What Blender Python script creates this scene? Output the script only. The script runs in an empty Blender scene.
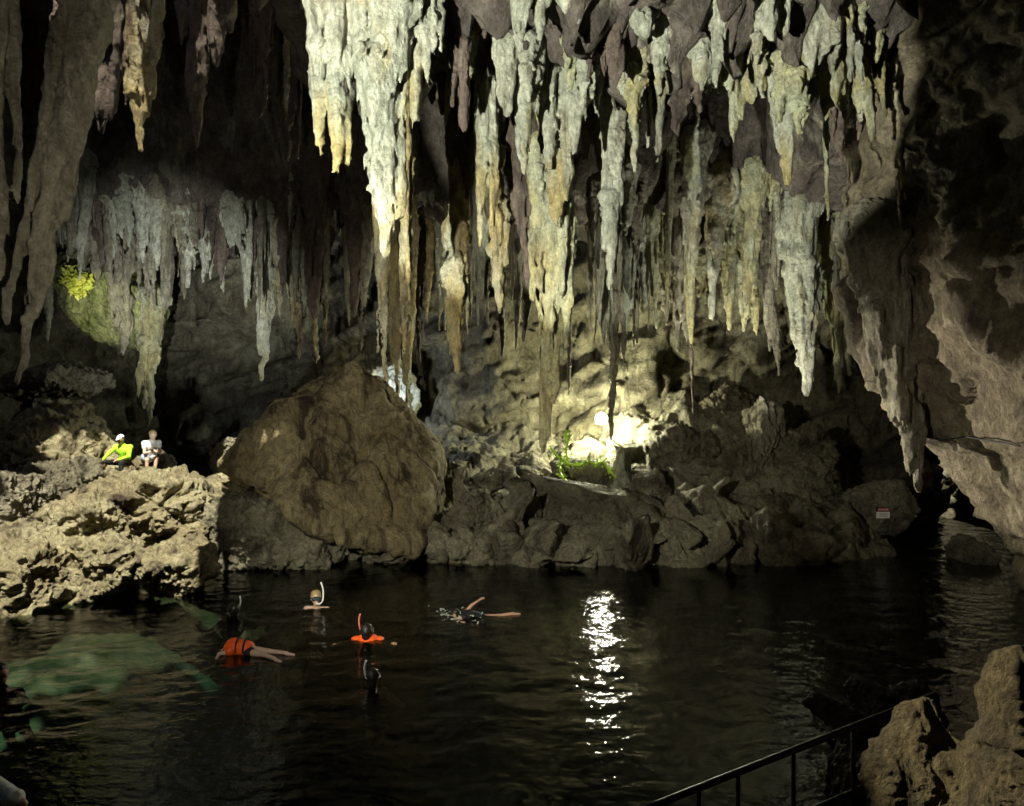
import bpy, math, random
import numpy as np
from mathutils import Vector

S = bpy.context.scene
COL = S.collection
PI = math.pi
FPX, EYE = 720.0, 3.7            # focal length in pixels of the 1024 px wide frame, eye height over the water


def P(x, y, d):
    """World point seen at pixel x, y when it lies d metres deep into the cave."""
    return np.array([(x - 512.0) / FPX * d, d, EYE - (y - 403.0) / FPX * d])


# ------------------------------------------------------------------ camera, sky, sun, lamps, exposure
cam = bpy.data.objects.new('camera', bpy.data.cameras.new('camera'))
COL.objects.link(cam)
cam.location = (0, 0, EYE)
cam.rotation_euler = (PI / 2, 0, 0)
cam.data.sensor_width = 36.0
cam.data.lens = FPX / 1024 * 36
cam.data.clip_start = 0.05
cam.data.clip_end = 500
S.camera = cam

SUN_D = np.array([-0.05, 0.50, -0.86])
SUN_D = SUN_D / np.linalg.norm(SUN_D)
elev = math.asin(-SUN_D[2])
azim = math.atan2(-SUN_D[0], -SUN_D[1])

world = bpy.data.worlds.new('World')
S.world = world
world.use_nodes = True
nt = world.node_tree
bg = nt.nodes['Background']
sky = nt.nodes.new('ShaderNodeTexSky')
sky.sky_type = 'NISHITA'
sky.sun_disc = False
sky.sun_elevation = elev
sky.sun_rotation = azim
nt.links.new(sky.outputs[0], bg.inputs[0])
bg.inputs[1].default_value = 0.05

sd = bpy.data.lights.new('sun', 'SUN')
sd.energy = 5.0
sd.angle = math.radians(0.5)
sd.color = (1.0, 0.95, 0.76)
sun = bpy.data.objects.new('sun', sd)
COL.objects.link(sun)
sun.location = (-6, 8, 30)
sun.rotation_euler = Vector(SUN_D).to_track_quat('-Z', 'Y').to_euler()


def lamp(name, kind, loc, energy, color, radius, target=None, size=None, blend=0.25):
    d = bpy.data.lights.new(name, kind)
    d.energy = energy * 0.60
    d.color = color
    d.shadow_soft_size = radius
    if kind == 'SPOT':
        d.spot_size = math.radians(size)
        d.spot_blend = blend
    o = bpy.data.objects.new(name, d)
    COL.objects.link(o)
    o.location = loc
    if target is not None:
        o.rotation_euler = (Vector(target) - Vector(loc)).to_track_quat('-Z', 'Y').to_euler()
    return o


FLOOD = P(598, 418, 23.6)
KEY = np.array([-4.2, 3.0, 4.4])
lamp('key_flood', 'SPOT', KEY, 9400, (0.98, 1.0, 0.83), 0.04, KEY + np.array([0.452, 0.799, 0.420]) * 12, 44, 0.14)
lamp('wide_flood', 'SPOT', (-3.6, 3.2, 4.6), 3300, (1.0, 0.95, 0.74), 0.06, P(510, 455, 20), 54, 0.5)
lamp('pool_fill', 'SPOT', (-3.4, 3.1, 4.5), 520, (1.0, 0.94, 0.74), 0.08, P(330, 640, 11.5), 42, 0.8)  # added spot that carries the wide flood's light down to the swimmers
lamp('ledge_fill', 'SPOT', (-6.0, 9.5, 1.6), 7600, (0.93, 0.98, 0.92), 0.06, (-8.9, 19.0, 5.7), 34, 1.0)  # added spot without a fixture, brightens the pale lobes of the left ledge
lamp('drapery_fill', 'SPOT', (-2.6, 3.0, 3.6), 480, (1.0, 0.93, 0.74), 0.06, P(100, 130, 10), 54, 0.5)  # added fill for the leaning draperies and the stalactites beside them
lamp('recess_fill', 'SPOT', (-4.5, 2.8, 4.3), 9000, (1.0, 1.0, 0.62), 0.06, P(108, 308, 22.6), 6.5, 0.3)  # added spot standing in for daylight on the mossy recess
lamp('vault_flood', 'SPOT', (2.4, 16.3, 1.3), 2600, (1.0, 0.94, 0.76), 0.05, (7.8, 12.6, 3.2), 52, 0.7)
lamp('sign_fill', 'SPOT', (-2.4, 3.4, 4.2), 900, (1.0, 0.95, 0.78), 0.06, P(880, 515, 18), 10, 1.0)  # added narrow spot that brightens the warning sign and its rock
lamp('vault_fill', 'SPOT', (-2.4, 3.6, 2.6), 1300, (1.0, 0.94, 0.76), 0.06, P(925, 425, 13.5), 34, 0.9)  # added fill on the vault ribs, no fixture
lamp('shore_rim_fill', 'SPOT', (-4.2, 8.2, 6.6), 5600, (1.0, 0.95, 0.60), 0.04, P(995, 670, 4.4), 16, 0.5)  # added rim light on the near rocks, stands in for daylight through the roof
lamp('wall_fill', 'SPOT', FLOOD + np.array([-0.5, -0.8, -0.7]), 600, (1.0, 1.0, 0.56), 0.08, P(588, 412, 24.6), 120, 0.8)  # added hidden spot, brightens the wall behind the burning floodlight
lamp('far_flood', 'POINT', FLOOD + np.array([0, -1.25, 0.1]), 900, (1.0, 1.0, 0.66), 0.09)
lamp('boulder_flood', 'POINT', P(388, 392, 23.6), 160, (0.78, 0.88, 1.0), 0.08)
lamp('bank_flood', 'SPOT', P(742, 470, 18.3), 1300, (1.0, 0.98, 0.82), 0.06, P(770, 270, 19.5), 90, 0.5)

S.view_settings.view_transform = 'Standard'
S.view_settings.look = 'None'
S.view_settings.exposure = 1.1
S.view_settings.gamma = 1.0
S.cycles.max_bounces = 5
S.cycles.diffuse_bounces = 2
S.cycles.glossy_bounces = 3
S.cycles.transparent_max_bounces = 8
S.cycles.sample_clamp_indirect = 4.0
S.cycles.sample_clamp_direct = 30.0
S.cycles.caustics_reflective = False
S.cycles.caustics_refractive = False

# ------------------------------------------------------------------ noise
_r = np.random.RandomState(11)
_perm = _r.permutation(256).astype(np.int32)
_perm = np.concatenate([_perm, _perm, _perm])
_g = _r.normal(size=(256, 3))
_g = (_g / np.linalg.norm(_g, axis=1, keepdims=True)).astype(np.float32)


def gn(p, seed=0):
    p = np.asarray(p, np.float32) + np.float32(seed * 17.31 + 100.5)
    i = np.floor(p).astype(np.int32)
    f = p - i
    i &= 255
    u = f * f * f * (f * (f * 6 - 15) + 10)
    out = 0
    for dx in (0, 1):
        wx = u[:, 0] if dx else 1 - u[:, 0]
        a = _perm[i[:, 0] + dx]
        for dy in (0, 1):
            wy = u[:, 1] if dy else 1 - u[:, 1]
            b = _perm[a + i[:, 1] + dy]
            for dz in (0, 1):
                wz = u[:, 2] if dz else 1 - u[:, 2]
                g = _g[_perm[b + i[:, 2] + dz]]
                d = g[:, 0] * (f[:, 0] - dx) + g[:, 1] * (f[:, 1] - dy) + g[:, 2] * (f[:, 2] - dz)
                out = out + wx * wy * wz * d
    return out * 1.6


def fbm(p, octv=4, seed=0, gain=0.5, lac=2.03):
    a, t, p = 1.0, 0, np.asarray(p, np.float32)
    for k in range(octv):
        t = t + a * gn(p, seed + k)
        p = p * lac
        a *= gain
    return t


def ridged(p, octv=4, seed=0, gain=0.5):
    a, t, p = 1.0, 0, np.asarray(p, np.float32)
    for k in range(octv):
        t = t + a * (1 - 2.2 * np.abs(gn(p, seed + k)))
        p = p * 2.07
        a *= gain
    return t


# ------------------------------------------------------------------ meshes
def mk_mesh(name, v, f, smooth=True):
    v = np.asarray(v, np.float32)
    f = np.asarray(f, np.int32)
    m = bpy.data.meshes.new(name)
    n, k = f.shape
    m.vertices.add(len(v))
    m.vertices.foreach_set('co', v.ravel())
    m.loops.add(n * k)
    m.loops.foreach_set('vertex_index', f.ravel())
    m.polygons.add(n)
    m.polygons.foreach_set('loop_start', np.arange(0, n * k, k, dtype=np.int32))
    m.update(calc_edges=True)
    m.validate()
    if smooth:
        m.polygons.foreach_set('use_smooth', np.ones(len(m.polygons), bool))
    return m


def obj(name, mesh, mat=None, parent=None, loc=None):
    o = bpy.data.objects.new(name, mesh)
    COL.objects.link(o)
    if mat is not None and mesh is not None and not mesh.materials:
        mesh.materials.append(mat)
    if parent is not None:
        o.parent = parent
    if loc is not None:
        o.location = [float(c) for c in loc]
    return o


def tag(o, label, cat, group=None):
    o['label'] = label
    o['category'] = cat
    if group:
        o['group'] = group
    return o


def struct(o):
    o['kind'] = 'structure'
    return o


def thing(name, label, cat, loc=(0, 0, 0), rz=0.0, group=None):
    o = bpy.data.objects.new(name, None)
    COL.objects.link(o)
    o.empty_display_size = 0.2
    o.location = [float(c) for c in loc]
    o.rotation_euler = (0, 0, rz)
    return tag(o, label, cat, group)


def grid_faces(nu, nv, wrap=False):
    idx = np.arange(nu * nv).reshape(nu, nv)
    if wrap:
        idx = np.concatenate([idx, idx[:1]], 0)
    return np.stack([idx[:-1, :-1], idx[1:, :-1], idx[1:, 1:], idx[:-1, 1:]], -1).reshape(-1, 4)


def vnormals(v, f):
    a = v[f[:, 2]] - v[f[:, 0]]
    b = v[f[:, 3]] - v[f[:, 1]]
    n = np.cross(a, b)
    o = np.zeros_like(v)
    for k in range(4):
        for c in range(3):
            o[:, c] += np.bincount(f[:, k], weights=n[:, c], minlength=len(v))
    return o / np.maximum(np.linalg.norm(o, axis=1, keepdims=True), 1e-9)


_C = np.array([[i & 1, (i >> 1) & 1, (i >> 2) & 1] for i in range(8)])
_E = [(a, b) for a in range(8) for b in range(a + 1, 8) if bin(a ^ b).count('1') == 1]


def nets(D, org, h):
    """Surface of D = 0 (negative inside) on a regular grid: quads and points."""
    nx, ny, nz = D.shape
    ins = D < 0
    s = np.zeros((nx - 1, ny - 1, nz - 1), np.int8)
    for c in _C:
        s += ins[c[0]:nx - 1 + c[0], c[1]:ny - 1 + c[1], c[2]:nz - 1 + c[2]]
    act = (s > 0) & (s < 8)
    ci = np.argwhere(act)
    idx = np.full(act.shape, -1, np.int32)
    idx[act] = np.arange(len(ci))
    val = np.stack([D[ci[:, 0] + c[0], ci[:, 1] + c[1], ci[:, 2] + c[2]] for c in _C], 1)
    acc = np.zeros((len(ci), 3))
    cnt = np.zeros(len(ci))
    for a, b in _E:
        va, vb = val[:, a], val[:, b]
        m = (va < 0) != (vb < 0)
        t = va[m] / (va[m] - vb[m])
        acc[m] += _C[a] + t[:, None] * (_C[b] - _C[a])
        cnt[m] += 1
    v = (ci + acc / cnt[:, None]) * h + np.asarray(org)
    quads = []
    for ax in range(3):
        o1, o2 = [(1, 2), (2, 0), (0, 1)][ax]
        sl0 = [slice(1, -1)] * 3
        sl1 = [slice(1, -1)] * 3
        sl0[ax] = slice(0, D.shape[ax] - 1)
        sl1[ax] = slice(1, D.shape[ax])
        A, B = ins[tuple(sl0)], ins[tuple(sl1)]
        e = np.argwhere(A != B)
        if not len(e):
            continue
        flip = A[tuple(e.T)]
        e = e + 1
        e[:, ax] -= 1
        u1 = np.zeros(3, int); u1[o1] = 1
        u2 = np.zeros(3, int); u2[o2] = 1
        q = np.stack([idx[tuple((e - u1 - u2).T)], idx[tuple((e - u2).T)], idx[tuple(e.T)], idx[tuple((e - u1).T)]], 1)
        q[~flip] = q[~flip][:, ::-1]
        quads.append(q)
    return v, np.concatenate(quads)


def smin(a, b, k):
    hh = np.clip(0.5 + 0.5 * (b - a) / k, 0, 1)
    return b + (a - b) * hh - k * hh * (1 - hh)


def seg_sdf(p, a, b, ra, rb):
    a, b = np.asarray(a, np.float32), np.asarray(b, np.float32)
    ab = b - a
    t = np.clip(((p - a) @ ab) / max(float(ab @ ab), 1e-9), 0, 1)
    return np.linalg.norm(p - a - t[:, None] * ab, axis=1) - (ra + (rb - ra) * t)


def grid_points(lo, hi, h):
    lo, hi = np.asarray(lo, float), np.asarray(hi, float)
    n = np.maximum(np.ceil((hi - lo) / h).astype(int) + 1, 4)
    ax = [(lo[i] + h * np.arange(n[i])).astype(np.float32) for i in range(3)]
    g = np.stack(np.meshgrid(*ax, indexing='ij'), -1)
    return g, lo, n


def sdf_mesh(lo, hi, h, segs, k, noise=None, reach=0.0):
    """Smooth union of tapered capsules; noise(p) is added to the distance near the surface."""
    g, lo, n = grid_points(lo, hi, h)
    D = np.full(tuple(n), 9.0, np.float32)
    for a, b, ra, rb in segs:
        r = max(ra, rb) + 3 * k + reach + 2 * h
        l = np.minimum(a, b) - r
        u = np.maximum(a, b) + r
        i0 = np.clip(np.floor((l - lo) / h).astype(int), 0, n)
        i1 = np.clip(np.ceil((u - lo) / h).astype(int) + 1, 0, n)
        if np.any(i1 <= i0):
            continue
        sl = tuple(slice(i0[c], i1[c]) for c in range(3))
        p = g[sl].reshape(-1, 3)
        d = seg_sdf(p, a, b, ra, rb).reshape(D[sl].shape)
        D[sl] = smin(D[sl], d, k) if k > 0 else np.minimum(D[sl], d)
    if noise is not None:
        m = np.abs(D) < reach + 1.8 * h
        if m.any():
            D[m] += noise(g[m])
    D[0] = D[-1] = 1; D[:, 0] = D[:, -1] = 1; D[:, :, 0] = D[:, :, -1] = 1
    return nets(D, lo, h)


# ------------------------------------------------------------------ materials
def new_mat(name):
    m = bpy.data.materials.new(name)
    m.use_nodes = True
    t = m.node_tree
    return m, t, t.nodes['Principled BSDF']


def nd(t, kind, **kw):
    n = t.nodes.new('ShaderNode' + kind)
    for k, v in kw.items():
        if k in n.inputs:
            n.inputs[k].default_value = v
        else:
            setattr(n, k, v)
    return n


def ramp(t, src, p0, p1, c0=(0, 0, 0, 1), c1=(1, 1, 1, 1)):
    r = t.nodes.new('ShaderNodeValToRGB')
    r.color_ramp.elements[0].position, r.color_ramp.elements[1].position = p0, p1
    r.color_ramp.elements[0].color, r.color_ramp.elements[1].color = c0, c1
    t.links.new(src, r.inputs[0])
    return r.outputs[0]


def mixc(t, fac, a, b, mode='MIX'):
    n = t.nodes.new('ShaderNodeMix')
    n.data_type = 'RGBA'
    n.blend_type = mode
    for sock, val in ((n.inputs[0], fac), (n.inputs[6], a), (n.inputs[7], b)):
        if hasattr(val, 'links'):
            t.links.new(val, sock)
        elif isinstance(val, (int, float)):
            sock.default_value = val
        else:
            sock.default_value = tuple(val) + ((1,) if len(val) == 3 else ())
    return n.outputs[2]


def noise_tex(t, vec, scale, detail=6, rough=0.6, dist=0.0):
    n = nd(t, 'TexNoise', Scale=scale, Detail=detail, Roughness=rough, Distortion=dist)
    t.links.new(vec, n.inputs['Vector'])
    return n.outputs['Fac']


def mapping(t, vec, sc, rot=(0, 0, 0)):
    n = t.nodes.new('ShaderNodeMapping')
    n.inputs['Scale'].default_value = sc
    n.inputs['Rotation'].default_value = rot
    t.links.new(vec, n.inputs['Vector'])
    return n.outputs[0]


def rock_mat(name, base, alt, stain, streak=(2.2, 2.2, 0.3), stain_at=(0.50, 0.66), bump=0.55, bscale=5.0, rough=0.80, tip=None, green=None, veil=None):
    """Limestone: two mineral colours in patches, run-down streaks of a third, grain, pits and a rough relief."""
    m, t, b = new_mat(name)
    pos = t.nodes.new('ShaderNodeNewGeometry').outputs['Position']
    c = mixc(t, ramp(t, noise_tex(t, pos, 0.9, 8, 0.62, 0.4), 0.40, 0.60), base, alt)
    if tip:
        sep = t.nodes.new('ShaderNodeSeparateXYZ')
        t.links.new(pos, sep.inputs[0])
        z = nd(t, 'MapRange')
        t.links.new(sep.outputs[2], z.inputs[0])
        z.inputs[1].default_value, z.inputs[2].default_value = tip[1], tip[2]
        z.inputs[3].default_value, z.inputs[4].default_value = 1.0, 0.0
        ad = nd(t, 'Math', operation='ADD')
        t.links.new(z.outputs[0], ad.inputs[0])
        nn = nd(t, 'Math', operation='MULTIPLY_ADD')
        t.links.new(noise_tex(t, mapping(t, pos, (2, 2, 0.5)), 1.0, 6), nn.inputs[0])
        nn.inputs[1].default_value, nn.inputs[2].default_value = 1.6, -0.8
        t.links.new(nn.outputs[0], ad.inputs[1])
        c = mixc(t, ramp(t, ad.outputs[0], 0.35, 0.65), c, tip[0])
    st = ramp(t, noise_tex(t, mapping(t, pos, streak), 1.0, 8, 0.66, 0.6), *stain_at)
    c = mixc(t, st, c, stain)
    if veil:
        c = mixc(t, ramp(t, noise_tex(t, mapping(t, pos, (0.8, 0.8, 0.28)), 1.0, 7, 0.68, 0.5), veil[1], veil[1] + 0.13), c, veil[0])
    if green:
        c = mixc(t, ramp(t, noise_tex(t, pos, 1.7, 7, 0.7), 0.52, 0.68, (0, 0, 0, 1), (0.8, 0.8, 0.8, 1)), c, green)
    grain = ramp(t, noise_tex(t, pos, 22, 6, 0.75), 0.3, 0.72, (0.55, 0.54, 0.52, 1), (1.12, 1.12, 1.12, 1))
    c = mixc(t, 1.0, c, grain, 'MULTIPLY')
    blot = ramp(t, noise_tex(t, mapping(t, pos, (1, 1, 0.55)), 7.5, 8, 0.72, 0.5), 0.36, 0.60, (0.56, 0.55, 0.52, 1), (1.08, 1.08, 1.06, 1))
    c = mixc(t, 1.0, c, blot, 'MULTIPLY')
    t.links.new(c, b.inputs['Base Color'])
    b.inputs['Roughness'].default_value = rough
    b.inputs['Specular IOR Level'].default_value = 0.25
    hsum = nd(t, 'Math', operation='ADD')
    t.links.new(noise_tex(t, pos, bscale, 12, 0.70, 0.3), hsum.inputs[0])
    v = nd(t, 'TexVoronoi', Scale=bscale * 1.7)
    t.links.new(mapping(t, pos, (1, 1, 0.6)), v.inputs['Vector'])
    vm = nd(t, 'Math', operation='MULTIPLY_ADD')
    t.links.new(v.outputs['Distance'], vm.inputs[0])
    vm.inputs[1].default_value = -0.26
    fine = nd(t, 'Math', operation='MULTIPLY')
    t.links.new(noise_tex(t, mapping(t, pos, (1, 1, 0.5)), bscale * 4.5, 8, 0.75), fine.inputs[0])
    fine.inputs[1].default_value = 0.42
    t.links.new(fine.outputs[0], vm.inputs[2])
    t.links.new(vm.outputs[0], hsum.inputs[1])
    bp = nd(t, 'Bump', Strength=min(1.0, bump * 1.35), Distance=0.24)
    t.links.new(hsum.outputs[0], bp.inputs['Height'])
    t.links.new(bp.outputs[0], b.inputs['Normal'])
    return m


def flat_mat(name, col, rough=0.6, spec=0.4, metal=0.0, var=0.12, scale=30):
    m, t, b = new_mat(name)
    pos = t.nodes.new('ShaderNodeTexCoord').outputs['Object']
    g = ramp(t, noise_tex(t, pos, scale, 4), 0.3, 0.7, (1 - var,) * 3 + (1,), (1 + var,) * 3 + (1,))
    t.links.new(mixc(t, 1.0, col, g, 'MULTIPLY'), b.inputs['Base Color'])
    b.inputs['Roughness'].default_value = rough
    b.inputs['Specular IOR Level'].default_value = spec
    b.inputs['Metallic'].default_value = metal
    return m


def glow_mat(name, col, strength):
    m, t, b = new_mat(name)
    b.inputs['Base Color'].default_value = tuple(col) + (1,)
    b.inputs['Emission Color'].default_value = tuple(col) + (1,)
    b.inputs['Emission Strength'].default_value = strength
    return m


M = {}
M['ceiling'] = rock_mat('ceiling_limestone', (0.21, 0.18, 0.16), (0.12, 0.10, 0.092), (0.055, 0.045, 0.04), streak=(1, 1, 0.8), bscale=7, veil=((0.40, 0.38, 0.31), 0.55))  # shade of the unlit roof is put into these darker tones
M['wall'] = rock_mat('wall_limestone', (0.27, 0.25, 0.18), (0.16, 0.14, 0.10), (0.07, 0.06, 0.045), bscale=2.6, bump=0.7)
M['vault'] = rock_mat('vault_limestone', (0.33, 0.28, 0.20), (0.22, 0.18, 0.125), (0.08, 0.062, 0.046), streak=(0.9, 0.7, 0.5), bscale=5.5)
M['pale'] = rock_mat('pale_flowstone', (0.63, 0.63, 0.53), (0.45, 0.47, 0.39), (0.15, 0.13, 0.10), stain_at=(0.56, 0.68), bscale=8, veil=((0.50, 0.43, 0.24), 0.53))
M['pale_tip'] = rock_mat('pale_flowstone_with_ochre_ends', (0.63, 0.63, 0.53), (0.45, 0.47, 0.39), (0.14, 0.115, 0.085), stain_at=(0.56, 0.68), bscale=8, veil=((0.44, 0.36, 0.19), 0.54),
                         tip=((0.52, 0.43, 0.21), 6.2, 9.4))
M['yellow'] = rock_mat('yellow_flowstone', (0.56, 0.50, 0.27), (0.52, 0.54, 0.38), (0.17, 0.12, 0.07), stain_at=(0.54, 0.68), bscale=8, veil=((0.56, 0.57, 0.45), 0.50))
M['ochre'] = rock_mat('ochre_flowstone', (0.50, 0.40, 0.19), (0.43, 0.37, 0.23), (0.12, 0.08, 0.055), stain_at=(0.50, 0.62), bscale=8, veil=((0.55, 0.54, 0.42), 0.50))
M['brown'] = rock_mat('shaded_brown_flowstone', (0.22, 0.17, 0.15), (0.15, 0.115, 0.10), (0.06, 0.047, 0.042), bscale=7, veil=((0.36, 0.33, 0.25), 0.56))  # same rock as the pale one, its shadow put into a darker colour
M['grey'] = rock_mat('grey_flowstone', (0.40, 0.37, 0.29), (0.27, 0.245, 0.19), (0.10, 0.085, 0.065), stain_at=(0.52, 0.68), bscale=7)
M['boulder'] = rock_mat('boulder_limestone', (0.40, 0.335, 0.20), (0.29, 0.235, 0.135), (0.06, 0.042, 0.026), streak=(1.7, 1.7, 0.16), stain_at=(0.48, 0.62), bscale=3.5, bump=0.7)
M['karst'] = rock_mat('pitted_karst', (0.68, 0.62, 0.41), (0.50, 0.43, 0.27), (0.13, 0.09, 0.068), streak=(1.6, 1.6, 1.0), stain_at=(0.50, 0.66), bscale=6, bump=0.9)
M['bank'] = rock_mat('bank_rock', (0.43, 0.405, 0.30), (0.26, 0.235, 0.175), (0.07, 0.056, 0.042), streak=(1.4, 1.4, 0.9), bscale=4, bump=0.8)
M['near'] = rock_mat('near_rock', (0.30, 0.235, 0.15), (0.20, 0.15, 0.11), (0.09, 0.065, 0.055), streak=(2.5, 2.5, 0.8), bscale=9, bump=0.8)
M['moss'] = rock_mat('mossy_limestone', (0.56, 0.56, 0.32), (0.42, 0.46, 0.17), (0.10, 0.11, 0.04), bscale=5, bump=0.9, green=(0.20, 0.28, 0.05))
# ------------------------------------------------------------------ the cave: roof, walls, right-hand vault, bank, pool
def catmull(pts, n, closed=False):
    pts = np.asarray(pts, float)
    if closed:
        q = np.concatenate([pts[-1:], pts, pts[:2]])
    else:
        q = np.concatenate([2 * pts[:1] - pts[1:2], pts, 2 * pts[-1:] - pts[-2:-1]])
    m = len(q) - 3
    t = np.linspace(0, m, n, endpoint=not closed)
    i = np.minimum(t.astype(int), m - 1)
    f = (t - i)[:, None]
    a, b, c, d = q[i], q[i + 1], q[i + 2], q[i + 3]
    return 0.5 * (2 * b + (c - a) * f + (2 * a - 5 * b + 4 * c - d) * f ** 2 + (3 * b - a - 3 * c + d) * f ** 3)


def zceil0(x, y):
    x, y = np.asarray(x, float), np.asarray(y, float)
    sm = lambda t: np.clip(t, 0, 1) ** 2 * (3 - 2 * np.clip(t, 0, 1))
    mid = 9.75 - 0.05 * (y - 12) + 1.2 * sm((9.5 - y) / 3)
    dome = 12.4 - 3.1 * sm((y - 17.6) / 1.8)
    mid = mid + 4.5 * sm((y - 13.6) / 1.2) * sm((20.2 - y) / 1.2) * sm((7.5 - x) / 1.5)
    k = sm((-3.6 - x) / 1.6)
    return mid + (np.maximum(dome, mid) - mid) * k - 0.02 * np.maximum(-11 - x, 0) ** 2


def roof_hole(x, y):
    """Below zero inside an opening of the roof."""
    w = 0.8 * fbm(np.stack([x * 0.55, y * 0.55, 0 * x], 1), 3, 31)
    a = np.hypot((x + 8.5) / 3.2, (y - 8.7) / 5.9) - 1 + 0.30 * w
    return a


rng = np.random.RandomState(5)
st = 0.075
xs = np.arange(-19, 17, st)
ys = np.arange(-8, 31, st)
X, Y = np.meshgrid(xs, ys, indexing='ij')
pt = np.stack([X.ravel(), Y.ravel(), 0 * X.ravel()], 1)
Z = zceil0(X, Y) + 0.55 * fbm(pt * 0.28, 3, 1).reshape(X.shape) + 0.22 * ridged(pt * 0.55, 3, 7).reshape(X.shape)
drip = np.zeros_like(Z)
for k in range(1500):                       # knobs and short drips that the roof relief is made of
    cx, cy = rng.uniform(-17, 12), rng.uniform(6, 29)
    dens = gn(np.array([[cx * 0.3, cy * 0.3, 3.0]]), 3)[0]
    L = (0.25 + 0.75 * rng.rand() ** 2) * (1.0 + 1.1 * dens)
    if L < 0.15:
        continue
    R = rng.uniform(0.16, 0.42)
    i0, i1 = int((cx - 3 * R + 19) / st), int((cx + 3 * R + 19) / st)
    j0, j1 = int((cy - 3 * R + 8) / st), int((cy + 3 * R + 8) / st)
    sl = (slice(max(i0, 0), i1), slice(max(j0, 0), j1))
    rr = np.hypot((X[sl] - cx) * rng.uniform(0.8, 1.3), (Y[sl] - cy) * rng.uniform(0.8, 1.3)) / R
    drip[sl] = np.maximum(drip[sl], L * np.exp(-rr ** 1.5))
Z -= drip
CEIL_Z, CEIL_X0, CEIL_Y0 = Z.copy(), -19.0, -8.0


def zceil(x, y):
    return float(CEIL_Z[min(max(int((x + 19) / st), 0), Z.shape[0] - 1), min(max(int((y + 8) / st), 0), Z.shape[1] - 1)])


v = np.stack([X.ravel(), Y.ravel(), Z.ravel()], 1)
w = np.stack([gn(v * 1.3, 41), gn(v * 1.3, 42), gn(v * 2.2, 43) * 0.6], 1) * 0.22
w += np.stack([gn(v * 3.7, 44), gn(v * 3.7, 45), gn(v * 3.7, 46)], 1) * 0.10
w[:, 2] += 0.05 * ridged(v * 4.5, 2, 47)
v = v + w
f = grid_faces(*X.shape)
f = f[:, ::-1]
cc = v[f].mean(1)
f = f[roof_hole(cc[:, 0], cc[:, 1]) > 0]
struct(obj('cave_ceiling', mk_mesh('cave_ceiling', v, f), M['ceiling']))

# the wall all round; its foot goes down below the water
plan = [(-7, -6.5), (-9.5, 0), (-11.3, 7), (-12.6, 12.5), (-15.4, 17), (-16.6, 23), (-13.0, 27.4), (-6.5, 27.2), (-2, 26.2), (2.6, 25.2), (6.5, 24.6),
        (10.4, 23.4), (12.8, 23.2), (15.5, 27.5), (20, 31), (23.5, 26), (19, 18.5), (15.5, 14.5), (13.5, 6), (10, -2), (6, -6.5), (0, -7.5)]
N1, N2 = 1050, 175
c = catmull(plan, N1, True)
tan = np.roll(c, -1, 0) - np.roll(c, 1, 0)
nrm = np.stack([-tan[:, 1], tan[:, 0]], 1) / np.linalg.norm(tan, axis=1, keepdims=True)
cen = np.array([0, 11.0])
nrm *= np.sign(((cen - c) * nrm).sum(1))[:, None] if False else 1.0
if ((cen - c[0]) * nrm[0]).sum() < 0:
    nrm = -nrm
zz = np.linspace(-6, 13.5, N2)
lean = 0.004 * np.maximum(zz - 2, 0) ** 2.3 + 0.35 * np.sin(zz * 0.9)
v = np.zeros((N1, N2, 3))
v[:, :, 0] = c[:, None, 0] + nrm[:, None, 0] * lean[None]
v[:, :, 1] = c[:, None, 1] + nrm[:, None, 1] * lean[None]
v[:, :, 2] = zz[None]
v = v.reshape(-1, 3)
n3 = np.repeat(np.concatenate([nrm, np.zeros((N1, 1))], 1), N2, 0)
tilt = v * np.array([1, 1, 1.0])
tilt = np.stack([v[:, 0] + 0.5 * v[:, 2], v[:, 1], v[:, 2] * 1.5 - 0.5 * v[:, 0]], 1)      # bedding that dips to one side
amp = 1.1 * fbm(v * 0.24, 3, 51) + 0.50 * ridged(tilt * np.array([0.35, 0.35, 0.8]) * 0.6, 3, 55, 0.42) + 0.07 * ridged(v * np.array([1.5, 1.5, 1.0]), 3, 59)
q_ = v * np.array([0.8, 0.8, 0.55]) + 0.3 * gn(v * 0.6, 57)[:, None]
amp -= 0.35 * np.exp(-(gn(q_, 58) / 0.035) ** 2)                 # joints and cracks
v = v + n3 * amp[:, None]
v += np.stack([gn(v * 1.1, 61), gn(v * 1.1, 62), gn(v * 1.1, 63)], 1) * 0.18
struct(obj('cave_wall', mk_mesh('cave_wall', v, grid_faces(N1, N2, True)), M['wall']))

# the smooth vault that comes down on the right, ribbed along its fall
prof = catmull([(1.0, 13.6), (3.2, 12.3), (5.1, 10.7), (6.2, 9.1), (6.75, 7.6), (6.95, 6.4), (7.05, 5.2), (7.6, 4.25), (8.3, 2.9), (9.0, 1.2), (9.4, 0.3), (9.8, -1.0), (10.6, -5.5)], 260)
N1, N2 = 260, 300
vy = np.linspace(-4, 16.4, N2)
v = np.zeros((N1, N2, 3))
end = np.maximum(vy - 14.0, 0)
v[:, :, 0] = 0.32 + prof[:, None, 0] + 1.0 * end[None] ** 2 + 0.03 * np.maximum(7 - vy, 0)[None] ** 1.6
v[:, :, 1] = vy[None] - 0.25 * end[None] ** 2
v[:, :, 2] = prof[:, None, 1]
v = v.reshape(-1, 3)
f = grid_faces(N1, N2)
n3 = vnormals(v, f)
if n3[len(n3) // 2, 0] > 0:
    n3 = -n3
    f = f[:, ::-1]
low = np.clip((9.2 - v[:, 2]) / 2.5, 0, 1)
s = v[:, 1] - 0.42 * (v[:, 2] - 5) + 0.5 * fbm(v * 0.35, 2, 71)
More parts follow.
